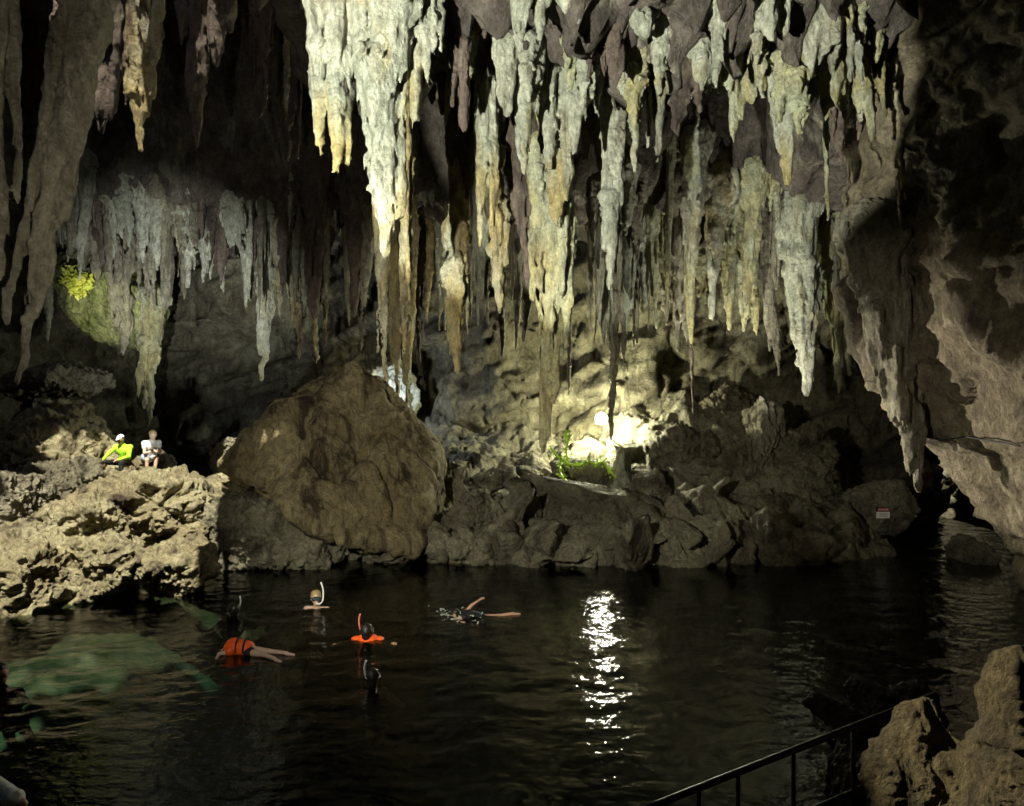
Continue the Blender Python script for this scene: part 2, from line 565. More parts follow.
rib = np.exp(-((v[:, 1] - 14.0 - 0.10 * (v[:, 2] - 4)) / 0.65) ** 2) + 0.75 * np.exp(-((s - 10.67) / 0.5) ** 2) + 0.5 * np.exp(-((s - 8.0) / 0.6) ** 2)
amp = 0.72 * rib * low * np.clip((v[:, 2] - 0.5) / 3.5, 0.0, 1) + 0.26 * fbm(v * np.array([0.35, 0.35, 0.5]), 3, 73) + 0.16 * ridged(v * np.array([0.8, 0.5, 1.6]), 4, 75) * (1.15 - 0.5 * low)
amp += 0.07 * ridged(v * np.array([2.5, 2.5, 0.9]), 3, 79)
amp -= 0.16 * np.exp(-(gn(v * np.array([0.9, 0.9, 0.5]), 83) / 0.03) ** 2)
v = v + n3 * amp[:, None]
v[:, 0] += 0.35 * np.clip((3.5 - v[:, 2]) / 3, 0, 1)
struct(obj('cave_vault', mk_mesh('cave_vault', v, f), M['vault']))


# rocky bank between the water and the back wall
def bank_base(x, y):
    shore = 17.3 + 0.5 * np.sin(x * 0.6) + 0.08 * np.abs(x - 2) + np.where(x < -4.5, 0.8 + 0 * x, 0.0)
    sl = np.where(x > 3, 0.42, 0.36)
    z = (y - shore) * sl
    hump = 1.5 * np.exp(-((x - 5.6) / 2.6) ** 2 - ((y - 22.6) / 2.2) ** 2)
    z = np.where(z < 0, z * 2.2, z) + hump - 0.3
    z = z - 2.6 * np.clip((x - 9.2) / 1.6, 0, 1)
    return np.clip(z, -5, 4.0)


xs = np.arange(-9.5, 14.5, 0.055)
ys = np.arange(15.5, 27.5, 0.055)
X, Y = np.meshgrid(xs, ys, indexing='ij')
z = bank_base(X, Y).ravel()
v = np.stack([X.ravel(), Y.ravel(), z], 1)
q = v * np.array([1, 1, 0.6])
v[:, 2] += 0.32 * ridged(q * 0.62, 4, 81) + 0.10 * ridged(q * 2.2, 3, 86) - 0.05
v += np.stack([gn(v * 1.6, 91), gn(v * 1.6, 92), gn(v * 2, 93)], 1) * 0.16
struct(obj('rocky_bank', mk_mesh('rocky_bank', v, grid_faces(*X.shape)), M['bank']))


def zbank(x, y):
    return float(bank_base(np.array([x]), np.array([y]))[0])


# pool bed: a shallow shelf under the left bank, deep elsewhere
xs = np.arange(-17, 14, 0.12)
ys = np.arange(-2, 24, 0.12)
X, Y = np.meshgrid(xs, ys, indexing='ij')
d = np.clip((X + 8.2 - 0.10 * (Y - 10)) / 3.6, 0, 1)
z = -0.75 - 4.6 * d * d * (3 - 2 * d) - 2.4 * np.clip((13.4 - Y) / 4.0, 0, 1)
z = np.maximum(z, -5.0)
v = np.stack([X.ravel(), Y.ravel(), z.ravel()], 1)
v[:, 2] += 0.25 * fbm(v * 0.7, 4, 95) + 0.10 * ridged(v * 1.3, 4, 97)
m, t, b = new_mat('pool_sand')
pos = t.nodes.new('ShaderNodeNewGeometry').outputs['Position']
c = mixc(t, ramp(t, noise_tex(t, pos, 1.6, 9, 0.7), 0.44, 0.58), (0.13, 0.125, 0.09), (0.035, 0.04, 0.03))
sep = t.nodes.new('ShaderNodeSeparateXYZ')
t.links.new(pos, sep.inputs[0])
mr = nd(t, 'MapRange')
t.links.new(sep.outputs[2], mr.inputs[0])
mr.inputs[1].default_value, mr.inputs[2].default_value = -2.2, -0.7
t.links.new(mixc(t, mr.outputs[0], (0.03, 0.10, 0.085), c), b.inputs['Base Color'])   # darkness and teal of deep water put into the bed colour
struct(obj('pool_bed', mk_mesh('pool_bed', v, grid_faces(*X.shape)), m))

# water
xs = np.arange(-15, 14, 0.06)
ys = np.arange(1.5, 26, 0.06)
X, Y = np.meshgrid(xs, ys, indexing='ij')
z = np.zeros_like(X)
wr = np.random.RandomState(3)
for k in range(46):
    lam = 0.22 * (5.0 ** wr.rand())
    th = wr.normal(1.35, 0.75)
    z += 0.0020 * lam * np.sin(2 * PI / lam * (X * math.cos(th) + Y * math.sin(th)) + wr.rand() * 7)
pt = np.stack([X.ravel(), Y.ravel(), 0 * X.ravel()], 1)
z *= 1 + 1.6 * np.clip((-4.0 - X) / 2.5, 0, 1)
z *= (0.75 + 0.9 * gn(pt * 0.22, 5)).clip(0.2, 1.6).reshape(z.shape)
m = bpy.data.materials.new('water')
m.use_nodes = True
t = m.node_tree
t.nodes.remove(t.nodes['Principled BSDF'])
pos = t.nodes.new('ShaderNodeNewGeometry').outputs['Position']
bp = nd(t, 'Bump', Strength=0.36, Distance=0.05)
t.links.new(noise_tex(t, mapping(t, pos, (1.0, 1.5, 1)), 4.5, 3, 0.5), bp.inputs['Height'])
fr = nd(t, 'Fresnel', IOR=1.33)
t.links.new(bp.outputs[0], fr.inputs['Normal'])
gl = nd(t, 'BsdfGlossy', Roughness=0.03)
gl.inputs['Color'].default_value = (1, 1, 1, 1)
t.links.new(bp.outputs[0], gl.inputs['Normal'])
tr = nd(t, 'BsdfTransparent')
tr.inputs['Color'].default_value = (0.36, 0.42, 0.33, 1)
mx = t.nodes.new('ShaderNodeMixShader')
t.links.new(fr.outputs[0], mx.inputs[0])
t.links.new(tr.outputs[0], mx.inputs[1])
t.links.new(gl.outputs[0], mx.inputs[2])
t.links.new(mx.outputs[0], t.nodes['Material Output'].inputs['Surface'])
struct(obj('water', mk_mesh('water', np.stack([X.ravel(), Y.ravel(), z.ravel()], 1), grid_faces(*X.shape)), m))
# ------------------------------------------------------------------ stalactites
def depth_for(ytop):
    return 8.8 / ((403 - ytop) / FPX + 0.095)


def stal_mesh(lobes, seed, h, hang_up=True):
    """lobes: (root xyz, tip xyz, width); local coordinates, one fused body with run-down flutes."""
    r = np.random.RandomState(seed)
    segs = []
    wmax = max(l[2] for l in lobes)
    for root, tip, w in lobes:
        root, tip = np.asarray(root, float), np.asarray(tip, float)
        L = np.linalg.norm(tip - root)
        n = int(np.clip(L / (0.55 * w), 5, 26))
        s = np.linspace(0, 1, n + 1)
        pts = root + (tip - root) * s[:, None]
        wob = np.cumsum(r.normal(0, 0.05 * w, (n + 1, 2)), 0)
        wob -= wob[-1] * s[:, None] * 0.9
        pts[:, :2] += wob
        pr = 1 - 0.42 * s ** 1.3 - 0.40 * s ** 5
        bul = 1 + 0.13 * r.normal(size=n + 1)
        bul[-1] = 0.75
        rad = 0.5 * w * pr * bul * (1 + (0.9 if L > 4 * w else 0.25) * np.exp(-s * L / (0.5 * w + 0.12)))
        rad = np.maximum(rad, 0.020)
        for k in range(n):
            segs.append((pts[k], pts[k + 1], rad[k], rad[k + 1]))
    P_ = np.array([[a, b] for a, b, _, _ in segs]).reshape(-1, 3)
    R_ = max(max(s_[2], s_[3]) for s_ in segs) + 0.1 + 0.25 * wmax
    A = 0.5 * wmax if wmax < 0.5 else 0.25 + 0.25 * (wmax - 0.5)

    def nz(p):
        f1 = 1.5 / A
        q = p * np.array([1, 1, 0.16], np.float32) * f1
        d = 0.34 * A * gn(q, seed) - 0.20 * A * np.abs(gn(q * 2.6, seed + 1)) + 0.05 * A
        d += 0.09 * A * gn(p * np.array([1, 1, 0.3], np.float32) * f1 * 3.4, seed + 2)
        d += 0.10 * A * gn(p * np.array([1, 1, 0.7], np.float32) * f1 * 1.1, seed + 3)
        d += 0.035 * A * gn(p * np.array([1, 1, 0.6], np.float32) * f1 * 8.0, seed + 4)
        return d
    return sdf_mesh(P_.min(0) - R_, P_.max(0) + R_, h, segs, 0.055 * wmax, nz, 0.62 * A)


STAL_N = [0]


def stal(tips, D, mat, label, group=None, name='stalactite', ry=None, spread=0.10, hang=False):
    """tips: (x, y of the tip, width in pixels[, x at the root[, y of the root]]) as they look from the entrance at depth D."""
    STAL_N[0] += 1
    sd_ = STAL_N[0] * 7 + 3
    r = np.random.RandomState(sd_)
    x0 = float(np.mean([t_[0] for t_ in tips]))
    if ry is not None and not hang:
        D = min(6.65 / ((403 - ry) / FPX + 0.05), 21.5)
        if 13.4 < D < 20.3:
            D = 20.3 if ry >= 165 else 13.4
    base = P(x0, 0, D)
    base[2] = zceil(base[0], base[1]) + 0.45
    lobes = []
    for k, t_ in enumerate(tips):
        tip = P(t_[0], t_[1], D)
        w = t_[2] / FPX * D
        dy = r.uniform(-1, 1) * spread * (len(tips) > 1) * (1 + 2 * w)
        xr = t_[3] if len(t_) > 3 and t_[3] is not None else t_[0] + 0.25 * (x0 - t_[0])
        if len(t_) > 4:
            root = P(xr, t_[4], D)
        else:
            root = P(xr, 0, D)
            root[2] = zceil(root[0], root[1]) + 0.35 if ry is None or not hang else P(0, ry, D)[2]
        root[1] += dy * 0.5
        tip[1] += dy
        lobes.append((root - base, tip - base, w))
        up = zceil(root[0], root[1]) + 0.3
        if up > root[2] + 0.3 and hang != 'side':
            lobes.append((np.array([root[0], root[1], up]) - base, root - base + np.array([0, 0, -0.5]), w * 1.5))
        if w > 0.22 and root[2] - tip[2] > 0.8:          # drips that hug the trunk
            for q in range(r.randint(4, 8)):
                a = r.uniform(0, 2 * PI)
                t0, t1 = r.uniform(0.0, 0.5), r.uniform(0.35, 0.93)
                if t1 - t0 < 0.15:
                    continue
                off = np.array([math.cos(a), math.sin(a), 0]) * w * r.uniform(0.34, 0.50)
                lobes.append((root - base + (tip - root) * t0 + off, root - base + (tip - root) * t1 + off * (1.05 - 0.4 * t1), w * r.uniform(0.22, 0.46)))
    wm = max(l[2] for l in lobes)
    h = float(np.clip(wm / 9, 0.016, 0.032))
    v, f = stal_mesh(lobes, sd_, h)
    o = obj(name, mk_mesh(name, v, f), M[mat], loc=base)
    return tag(o, label, name, group)


def auto(ytop):
    return depth_for(ytop)


# --- the front row, under the roof nearest the entrance
stal([(137, 147, 33, 135), (150, 92, 19, 160), (131, 110, 22, 128)], 11.2, 'ochre', 'mottled ochre stalactite hanging alone before the darkest part of the roof, spurred near its top')
stal([(197, 150, 26, 206), (216, 64, 34), (186, 46, 24)], 12.8, 'brown', 'purplish brown stalactite with a flared root and a thin bent tip')
stal([(257, 116, 19), (267, 84, 14)], 13.6, 'brown', 'short stubby purple stalactite with a pale yellow point')
stal([(286, 119, 9, 289)], 13.9, 'ochre', 'thin ochre drip with a brown top beside the short stubby purple one')
stal([(287, 160, 15), (279, 138, 9), (300, 160, 7)], 16.0, 'brown', 'forked purple brown stalactite low beside the pale twin trunks')
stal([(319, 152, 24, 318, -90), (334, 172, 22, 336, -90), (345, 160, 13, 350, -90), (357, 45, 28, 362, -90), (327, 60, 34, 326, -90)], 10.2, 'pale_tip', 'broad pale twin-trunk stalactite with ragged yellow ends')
stal([(384, 248, 46, 382), (373, 200, 26), (397, 212, 26), (386, 120, 44)], 10.3, 'pale', 'massive smooth pale trunk stalactite, the thickest of the front row')
stal([(405, 365, 13, 403), (409, 300, 10)], 12.3, 'ochre', 'long ochre stalactite running down behind the massive pale trunk')
stal([(413, 132, 24, 416), (428, 88, 18, 436), (402, 112, 16), (440, 52, 14)], 10.5, 'pale', 'pale wing-shaped drapery of lobes beside the massive pale trunk')
stal([(426, 50, 13), (396, 34, 16), (405, 60, 12)], 10.6, 'pale', 'small pale knobs high on the roof over the wing-shaped drapery')
stal([(386, 380, 15, 379), (380, 352, 8, 378)], 13.2, 'ochre', 'ragged yellow stalactite with slit sides pointing at the big boulder')
stal([(398, 396, 13, 396), (407, 408, 11, 409), (412, 340, 10, 411), (392, 372, 9, 390)], 13.8, 'ochre', 'shaggy ochre cluster of fused drips ending just over the boulder top', ry=170)
stal([(466, 195, 26), (452, 165, 17), (482, 150, 20), (443, 120, 16)], 13.2, 'brown', 'dark brown unlit bulging stalactite mass between the pale drapery and the ochre columns')
stal([(460, 270, 16), (455, 372, 16, 456, 230), (462, 340, 9)], 14.4, 'ochre', 'ochre column with a dark brown lower half', ry=120)
stal([(467, 334, 9, 466)], 13.7, 'yellow', 'slender straight yellow stalactite beside the ochre column with a dark end', ry=130)
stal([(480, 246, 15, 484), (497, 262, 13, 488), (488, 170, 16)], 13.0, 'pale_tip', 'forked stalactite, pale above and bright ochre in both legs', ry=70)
stal([(501, 312, 15, 499, 210)], 14.0, 'ochre', 'swollen ochre stalactite shaped like a hanging bulb')
stal([(502, 355, 8, 501, 280), (489, 327, 7, 487, 240)], 14.6, 'grey', 'pale needle tips hanging under the ochre bulb', ry=200)
stal([(507, 122, 20), (498, 84, 13)], 11.9, 'pale', 'short blunt pale stalactite next to a longer carrot-shaped one')
stal([(525, 170, 24, 528), (536, 118, 13, 538)], 12.0, 'pale', 'carrot-shaped pale stalactite with a smooth swollen middle')
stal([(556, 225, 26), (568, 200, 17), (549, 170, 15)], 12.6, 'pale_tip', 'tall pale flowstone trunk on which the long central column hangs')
stal([(545, 452, 30, 550), (557, 330, 24, 557), (534, 300, 15, 540), (568, 346, 14, 566)], 13.2, 'yellow', 'longest central column, yellowish and fluted, reaching almost to the ground')
stal([(574, 160, 16, 580), (585, 120, 10)], 12.2, 'pale', 'pale side blade beside the tall central trunk')
stal([(530, 290, 28, 530, 140), (522, 250, 16, 522, 140)], 14.6, 'brown', 'smooth dark brown unlit column hidden behind the tall central trunk', ry=110)
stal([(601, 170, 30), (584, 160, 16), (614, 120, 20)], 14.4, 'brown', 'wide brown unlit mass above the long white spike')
stal([(610, 262, 15, 614, 100), (608, 290, 12, 609, 200)], 13.2, 'pale', 'long white spike hanging clear with a bulb at its end', ry=90)
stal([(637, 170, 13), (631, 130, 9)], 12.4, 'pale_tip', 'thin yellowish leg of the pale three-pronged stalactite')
stal([(658, 163, 16, 654), (647, 150, 11, 644), (668, 95, 17)], 12.4, 'pale', 'pale stalactite with two prongs and a broad webbed root')
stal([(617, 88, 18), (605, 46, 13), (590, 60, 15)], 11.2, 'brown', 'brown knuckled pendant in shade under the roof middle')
stal([(520, 45, 22), (540, 38, 17)], 10.6, 'pale', 'pale triangular flake on the roof over the carrot-shaped stalactite')
stal([(565, 14, 16), (580, 24, 12)], 10.4, 'pale', 'tiny pale nub on the roof over the central trunk')
stal([(640, 40, 20), (656, 28, 14)], 10.8, 'pale', 'pale tooth on the roof over the three-pronged stalactite')
stal([(700, 92, 26), (690, 60, 28), (714, 66, 22), (684, 95, 12)], 11.4, 'pale', 'pale wedge of drapery with pleats fanning from the roof')
stal([(735, 143, 15, 738), (728, 96, 26), (752, 104, 24), (765, 92, 18), (708, 92, 18)], 11.8, 'yellow', 'wide yellowish curtain with one drip hanging from its lower edge')
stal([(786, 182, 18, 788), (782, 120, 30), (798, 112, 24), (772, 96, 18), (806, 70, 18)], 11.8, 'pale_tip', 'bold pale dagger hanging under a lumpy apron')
stal([(773, 40, 26), (760, 26, 18), (790, 30, 20)], 10.2, 'pale', 'lumpy pale cushion of flowstone high under the roof edge')
stal([(826, 52, 26), (812, 70, 24), (838, 74, 18), (848, 84, 9)], 10.8, 'pale', 'rounded pale lump where the lit roof meets the smooth vault')
stal([(823, 126, 22), (806, 126, 12), (834, 112, 22)], 11.6, 'yellow', 'stubby yellow knobs between the pale dagger and the vault')
stal([(845, 168, 12, 842), (836, 142, 9, 830), (857, 140, 10, 860)], 12.2, 'brown', 'brown hollow pendant with yellow drip ends')
stal([(873, 139, 14, 862), (862, 112, 20), (880, 118, 8)], 11.4, 'yellow', 'golden hooked tip at the edge of the light on the vault')
stal([(828, 220, 7, 826)], 14.6, 'yellow', 'lone thin golden drip in the dark below the hollow pendant', ry=130)
stal([(905, 222, 10, 897), (901, 200, 9, 893)], 12.0, 'ochre', 'single ochre drip hanging off the smooth vault')

# --- the leaning draperies on the left side
stal([(19, 386, 32, 176, -420), (32, 335, 33, 186, -420), (10, 320, 22, 162, -420), (44, 270, 30, 200, -420)], 8.0, 'grey', 'great grey leaning drapery, the largest on its side of the cave', ry=60, hang='side')
stal([(4, 292, 30, -4), (12, 200, 24), (-14, 320, 30)], 7.2, 'grey', 'flat grey flowstone curtain cut off by the picture edge')
stal([(84, 110, 34, 86), (104, 130, 38, 106), (122, 100, 28, 122), (66, 96, 26, 70), (132, 60, 26, 132)], 13.4, 'brown', 'folded purple brown roof drapery above the great grey leaning one')
stal([(46, 341, 8, 47, 240)], 14.6, 'pale', 'thin white stalactite tucked beside the great grey drapery', ry=215)

# --- middle distance, from the mossy recess to the boulder
stal([(121, 361, 17, 118, 250), (112, 290, 12), (130, 310, 12)], 15.5, 'grey', 'long grey carrot stalactite in front of the mossy recess', ry=240)
stal([(147, 425, 14, 150, 300), (155, 372, 15, 154, 300), (141, 398, 8, 146, 310)], 22.3, 'yellow', 'sunlit yellowish stalactite over the two sitting people', ry=338, hang='side')
stal([(85, 272, 16), (98, 284, 12), (74, 250, 12)], 17.0, 'grey', 'fan-shaped greyish stalactite beside the mossy recess', ry=225)
stal([(62, 243, 11), (70, 262, 7)], 17.5, 'pale', 'small white tooth next to the great leaning drapery', ry=205)
stal([(108, 196, 16), (118, 184, 14), (100, 188, 9)], 18.5, 'pale', 'bluish white block of flowstone catching light in the dark', ry=166)
stal([(164, 196, 20), (176, 210, 10), (154, 190, 10)], 18.5, 'grey', 'grey hooded knob beside the bluish white block', ry=172)
stal([(125, 232, 15), (138, 226, 12), (113, 218, 10), (132, 250, 8)], 18.2, 'pale', 'ragged white lobes hanging under the bluish white block', ry=192)
stal([(142, 262, 11), (150, 246, 9), (161, 240, 8)], 18.4, 'pale', 'white forked lobes between the block and the hooded knob', ry=205)
stal([(148, 300, 8), (155, 310, 7), (139, 290, 7)], 18.0, 'grey', 'thin pale trio of drips over the sunlit stalactite', ry=262)
stal([(186, 258, 10), (178, 252, 8), (196, 270, 9)], 19.0, 'pale', 'pale scalloped fringe piece left of the slanting fringe', ry=226)
stal([(212, 276, 11), (203, 262, 9), (224, 292, 9)], 19.2, 'pale', 'slanting pale fringe of fused teeth in the middle of the dark ledge', ry=222)
stal([(231, 250, 12), (222, 232, 10), (240, 262, 9)], 18.6, 'pale', 'white triangular flake above the slanting fringe', ry=196)
stal([(246, 236, 9, 236), (252, 226, 5, 249)], 17.6, 'pale', 'white bent blade curving down from the dark roof', ry=178)
stal([(262, 300, 11), (254, 282, 8), (270, 268, 8)], 17.8, 'pale', 'broad white root above the long white needle', ry=212)
stal([(264, 379, 12, 264, 270), (271, 325, 8, 270, 270)], 17.8, 'pale', 'long white needle, lowest of those over the dark wall', ry=250)
stal([(280, 318, 7), (274, 290, 5)], 18.2, 'ochre', 'rusty thin drip beside the long white needle', ry=212)
stal([(298, 360, 9, 290), (291, 320, 8, 286)], 17.2, 'ochre', 'rusty brown tapering stalactite with dark streaks', ry=235)
stal([(303, 315, 7, 304), (309, 250, 5)], 17.0, 'pale', 'pale wishbone-shaped drip in front of the rusty pair', ry=212)
stal([(316, 363, 10, 314), (323, 348, 8, 321)], 16.6, 'ochre', 'ochre double point under the smooth brown column', ry=215)
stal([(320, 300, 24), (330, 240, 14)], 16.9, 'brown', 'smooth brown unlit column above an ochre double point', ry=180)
stal([(352, 302, 12, 346), (358, 290, 7, 357)], 16.2, 'pale', 'pale crumpled stalactite between the brown column and the massive trunk', ry=220)
stal([(363, 357, 9, 361), (349, 325, 6, 346)], 16.6, 'grey', 'straight grey stub pointing at the boulder top', ry=230)
stal([(427, 322, 9, 428), (421, 300, 6)], 15.6, 'ochre', 'slim ochre drip in the dark gap before the ochre columns', ry=232)
stal([(421, 363, 9, 421)], 16.0, 'brown', 'black-brown stub hanging under the slim ochre drip', ry=225)
stal([(432, 206, 6), (425, 208, 5)], 15.2, 'pale', 'small white fishtail drip in the dark gap', ry=180)
stal([(446, 330, 6, 441), (439, 300, 5, 436)], 16.2, 'pale', 'thin white hooked drip left of the dark-ended column', ry=250)

# --- right of the central column, middle and far
stal([(624, 236, 7), (632, 240, 6), (640, 232, 8)], 19.0, 'grey', 'grey curled fringe nub beside the white spike', ry=205)
stal([(640, 277, 6, 635)], 18.6, 'pale', 'pale pin-shaped drip under the curled fringe', ry=232)
stal([(655, 275, 11, 653), (649, 252, 7)], 18.2, 'yellow', 'yellow leaf-shaped drip right of the pale pin', ry=218)
stal([(671, 226, 7), (680, 222, 6)], 18.8, 'grey', 'grey twin teeth above the dark opening', ry=198)
stal([(697, 254, 9, 693), (690, 232, 6)], 18.4, 'pale', 'pale finger leaning slightly in the far fringe', ry=190)
stal([(703, 304, 16, 694), (714, 296, 12, 706), (695, 280, 8, 690)], 17.6, 'yellow', 'shaggy yellowish cluster with many fused points', ry=245)
stal([(716, 262, 8), (723, 300, 9, 722), (711, 240, 5)], 18.0, 'yellow', 'upright yellowish pair of fingers joined at the root', ry=205)
stal([(746, 254, 5, 748)], 18.6, 'yellow', 'short lit sliver high in the far fringe', ry=214)
stal([(744, 330, 15, 736), (756, 336, 11, 750), (733, 300, 9, 729)], 17.0, 'yellow', 'sloping tan drapery with a torn lower edge', ry=262)
stal([(770, 334, 9, 763), (764, 270, 6)], 16.4, 'pale', 'pale hooked rod bent at its top', ry=250)
stal([(778, 374, 13, 764), (771, 350, 9, 758)], 16.8, 'grey', 'grey tail-like stalactite that slopes beside the pale giant', ry=290)
stal([(806, 394, 27, 800), (797, 330, 25), (812, 350, 18), (788, 262, 18), (780, 250, 12)], 14.2, 'pale', 'pale giant stalactite with a dark band and a blunt yellow foot', ry=175)
stal([(836, 290, 13), (846, 276, 9), (828, 272, 10)], 14.6, 'grey', 'curled grey knob to the side of the pale giant', ry=250)
stal([(838, 392, 13, 818), (850, 380, 9, 830)], 15.2, 'yellow', 'tan ragged skirt behind the pale giant', ry=300)
stal([(914, 488, 32, 876, 245), (899, 440, 32, 868, 235), (926, 464, 20, 890, 250), (882, 400, 26, 862, 235)], 13.5, 'grey', 'huge slanting fluted stalactite over the dark tunnel', ry=300, hang='side')
stal([(612, 350, 8), (603, 300, 6)], 17.8, 'grey', 'grey drip straight under the white spike', ry=268)
stal([(624, 372, 8, 622), (633, 345, 6)], 18.4, 'grey', 'grey shredded drip with a pale edge', ry=270)
stal([(648, 330, 6), (655, 300, 5)], 19.2, 'grey', 'short grey drip right of the shredded one', ry=280)
stal([(678, 352, 9, 675), (670, 312, 7)], 18.6, 'grey', 'grey crooked drip below the dark opening', ry=275)
stal([(693, 412, 5, 688)], 18.2, 'brown', 'thin brown rod, the lowest in the far fringe', ry=300)
stal([(610, 440, 10, 612, 300)], 19.2, 'grey', 'grey column ending just above the burning floodlight', ry=290)
stal([(569, 395, 7, 570)], 18.4, 'grey', 'bluish grey tip beside the foot of the central column', ry=300)

# --- small repeats: a few shapes, copied and turned, filling the far fringe
def proto_mesh(seed):
    r = np.random.RandomState(900 + seed)
    lob = [((0, 0, 0.1), (r.uniform(-.04, .04), 0, -1.0), 0.17)]
    for k in range(r.randint(1, 4)):
        lob.append(((r.uniform(-.1, .1), r.uniform(-.08, .08), 0.1), (r.uniform(-.16, .16), r.uniform(-.1, .1), -r.uniform(.35, .8)), r.uniform(.07, .14)))
    v, f = stal_mesh(lob, 300 + seed, 0.016)
    return v, f


PROTO = {}
for mat in ('grey', 'brown', 'yellow', 'pale'):
    for k in range(5):
        v, f = proto_mesh(k + {'grey': 0, 'brown': 5, 'yellow': 10, 'pale': 15}[mat])
        me = mk_mesh('fringe_stalactite', v, f)
        me.materials.append(M[mat])
        PROTO[mat, k] = me


def fringe(n, xr, yr, Dr, mats, label, group, lr, seed, wr=(0.7, 1.3)):
    r = np.random.RandomState(seed)
    for i in range(n):
        x, yt, D = r.uniform(*xr), r.uniform(*yr), r.uniform(*Dr)
        p = P(x, yt, D)
        top = zceil(p[0], p[1]) + 0.15
        L = (top - p[2]) if lr is None else r.uniform(*lr)
        if L < 0.25:
            L = r.uniform(0.4, 0.8)
        p[2] = top
        o = obj('fringe_stalactite', PROTO[mats[r.randint(len(mats))], r.randint(5)], loc=p)
        wsc = r.uniform(*wr) * min(1.5, 0.55 + 0.35 * L)
        o.scale = (wsc, wsc, L)
        o.rotation_euler = (r.normal(0, 0.04), r.normal(0, 0.04), r.uniform(0, 6.28))
        tag(o, label, 'stalactite', group)


fringe(60, (425, 700), (225, 350), (19.8, 23.0), ['grey', 'grey', 'grey', 'pale'], 'thin dull stalactite of the crowded far fringe behind the central column', 'crowded far stalactites behind the central column', None, 21, (0.6, 1.7))
fringe(60, (620, 850), (215, 340), (19.8, 22.6), ['grey', 'yellow', 'yellow', 'pale'], 'thin dull stalactite crowded around the pale giant', 'crowded stalactites around the pale giant', None, 22, (0.6, 1.9))
fringe(46, (160, 370), (215, 320), (20.0, 21.8), ['grey', 'brown', 'pale', 'brown'], 'thin dull stalactite of the fringe above the dark wall', 'small stalactites above the dark wall', None, 23, (0.6, 1.8))
fringe(34, (60, 210), (205, 290), (20.0, 21.5), ['pale', 'grey', 'brown'], 'small pale drip of the ledge above the mossy recess', 'small drips above the mossy recess', None, 24, (0.8, 2.2))
fringe(34, (690, 884), (20, 128), (10.8, 12.8), ['pale', 'yellow', 'pale'], 'pale lumpy drip of the bright roof edge before the smooth vault', 'pale drips of the bright roof edge', (0.4, 1.1), 26, (1.2, 2.6))
fringe(70, (430, 870), (10, 130), (11, 13.6), ['pale', 'brown', 'yellow', 'pale'], 'small knob of the roof between the big front stalactites', 'small roof knobs between the front stalactites', (0.4, 1.2), 25, (0.9, 2.0))
# ------------------------------------------------------------------ rocks
def cube_sphere(n):
    a = np.linspace(-1, 1, n + 1)
    a = np.tan(a * PI / 4)
    vs, fs, o = [], [], 0
    for ax in range(3):
        for sgn in (-1, 1):
            g = np.stack(np.meshgrid(a, a, indexing='ij'), -1).reshape(-1, 2)
            v = np.zeros((len(g), 3))
            v[:, ax] = sgn
            v[:, (ax + 1) % 3] = g[:, 0] * sgn
            v[:, (ax + 2) % 3] = g[:, 1]
            vs.append(v)
            fs.append(grid_faces(n + 1, n + 1) + o)
            o += len(v)
    v = np.concatenate(vs)
    f = np.concatenate(fs)
    key = np.round(v * 1e5).astype(np.int64)
    _, first, inv = np.unique(key, axis=0, return_index=True, return_inverse=True)
    v = v[first]
    f = inv.reshape(-1)[f]
    return v / np.linalg.norm(v, axis=1, keepdims=True), f


CS = {n: cube_sphere(n) for n in (14, 26, 44, 72, 110)}


def rock_mesh(planes, seed, n, rough=0.06, scale=1.0, streak=1.0, soft=14.0, pits=0.0, crack=0.0):
    """planes: (unit normal, distance). A worn block bounded by them, then broken up by noise; scale is its radius."""
    d, f = CS[n]
    acc = 0
    for nrm, h in planes:
        k = np.maximum(d @ np.asarray(nrm), 1e-4) / h
        acc = acc + k ** soft
    v = d * (acc ** (-1.0 / soft))[:, None]
    nn = vnormals(v, f)
    nn *= np.sign((nn * d).sum(1).mean())
    q = v / scale * np.array([1, 1, streak])
    A = rough * scale
    amp = A * (1.5 * fbm(q * 1.3, 3, seed) + 0.9 * ridged(q * 2.6, 4, seed + 5) + 0.28 * ridged(q * 9, 3, seed + 9))
    if pits:
        amp -= pits * scale * np.clip(gn(q * 3.4, seed + 12) * 1.6 - 0.15, 0, 1) + pits * 0.5 * scale * np.clip(gn(q * 8.5, seed + 13) * 1.6 - 0.2, 0, 1)
    if crack:
        amp -= crack * scale * np.exp(-(gn(q * 1.5, seed + 15) / 0.045) ** 2)
    v = v + nn * amp[:, None]
    v += np.stack([gn(q * 3.1, seed + 17), gn(q * 3.1, seed + 18), gn(q * 3.1, seed + 19)], 1) * 0.5 * A
    return v, f


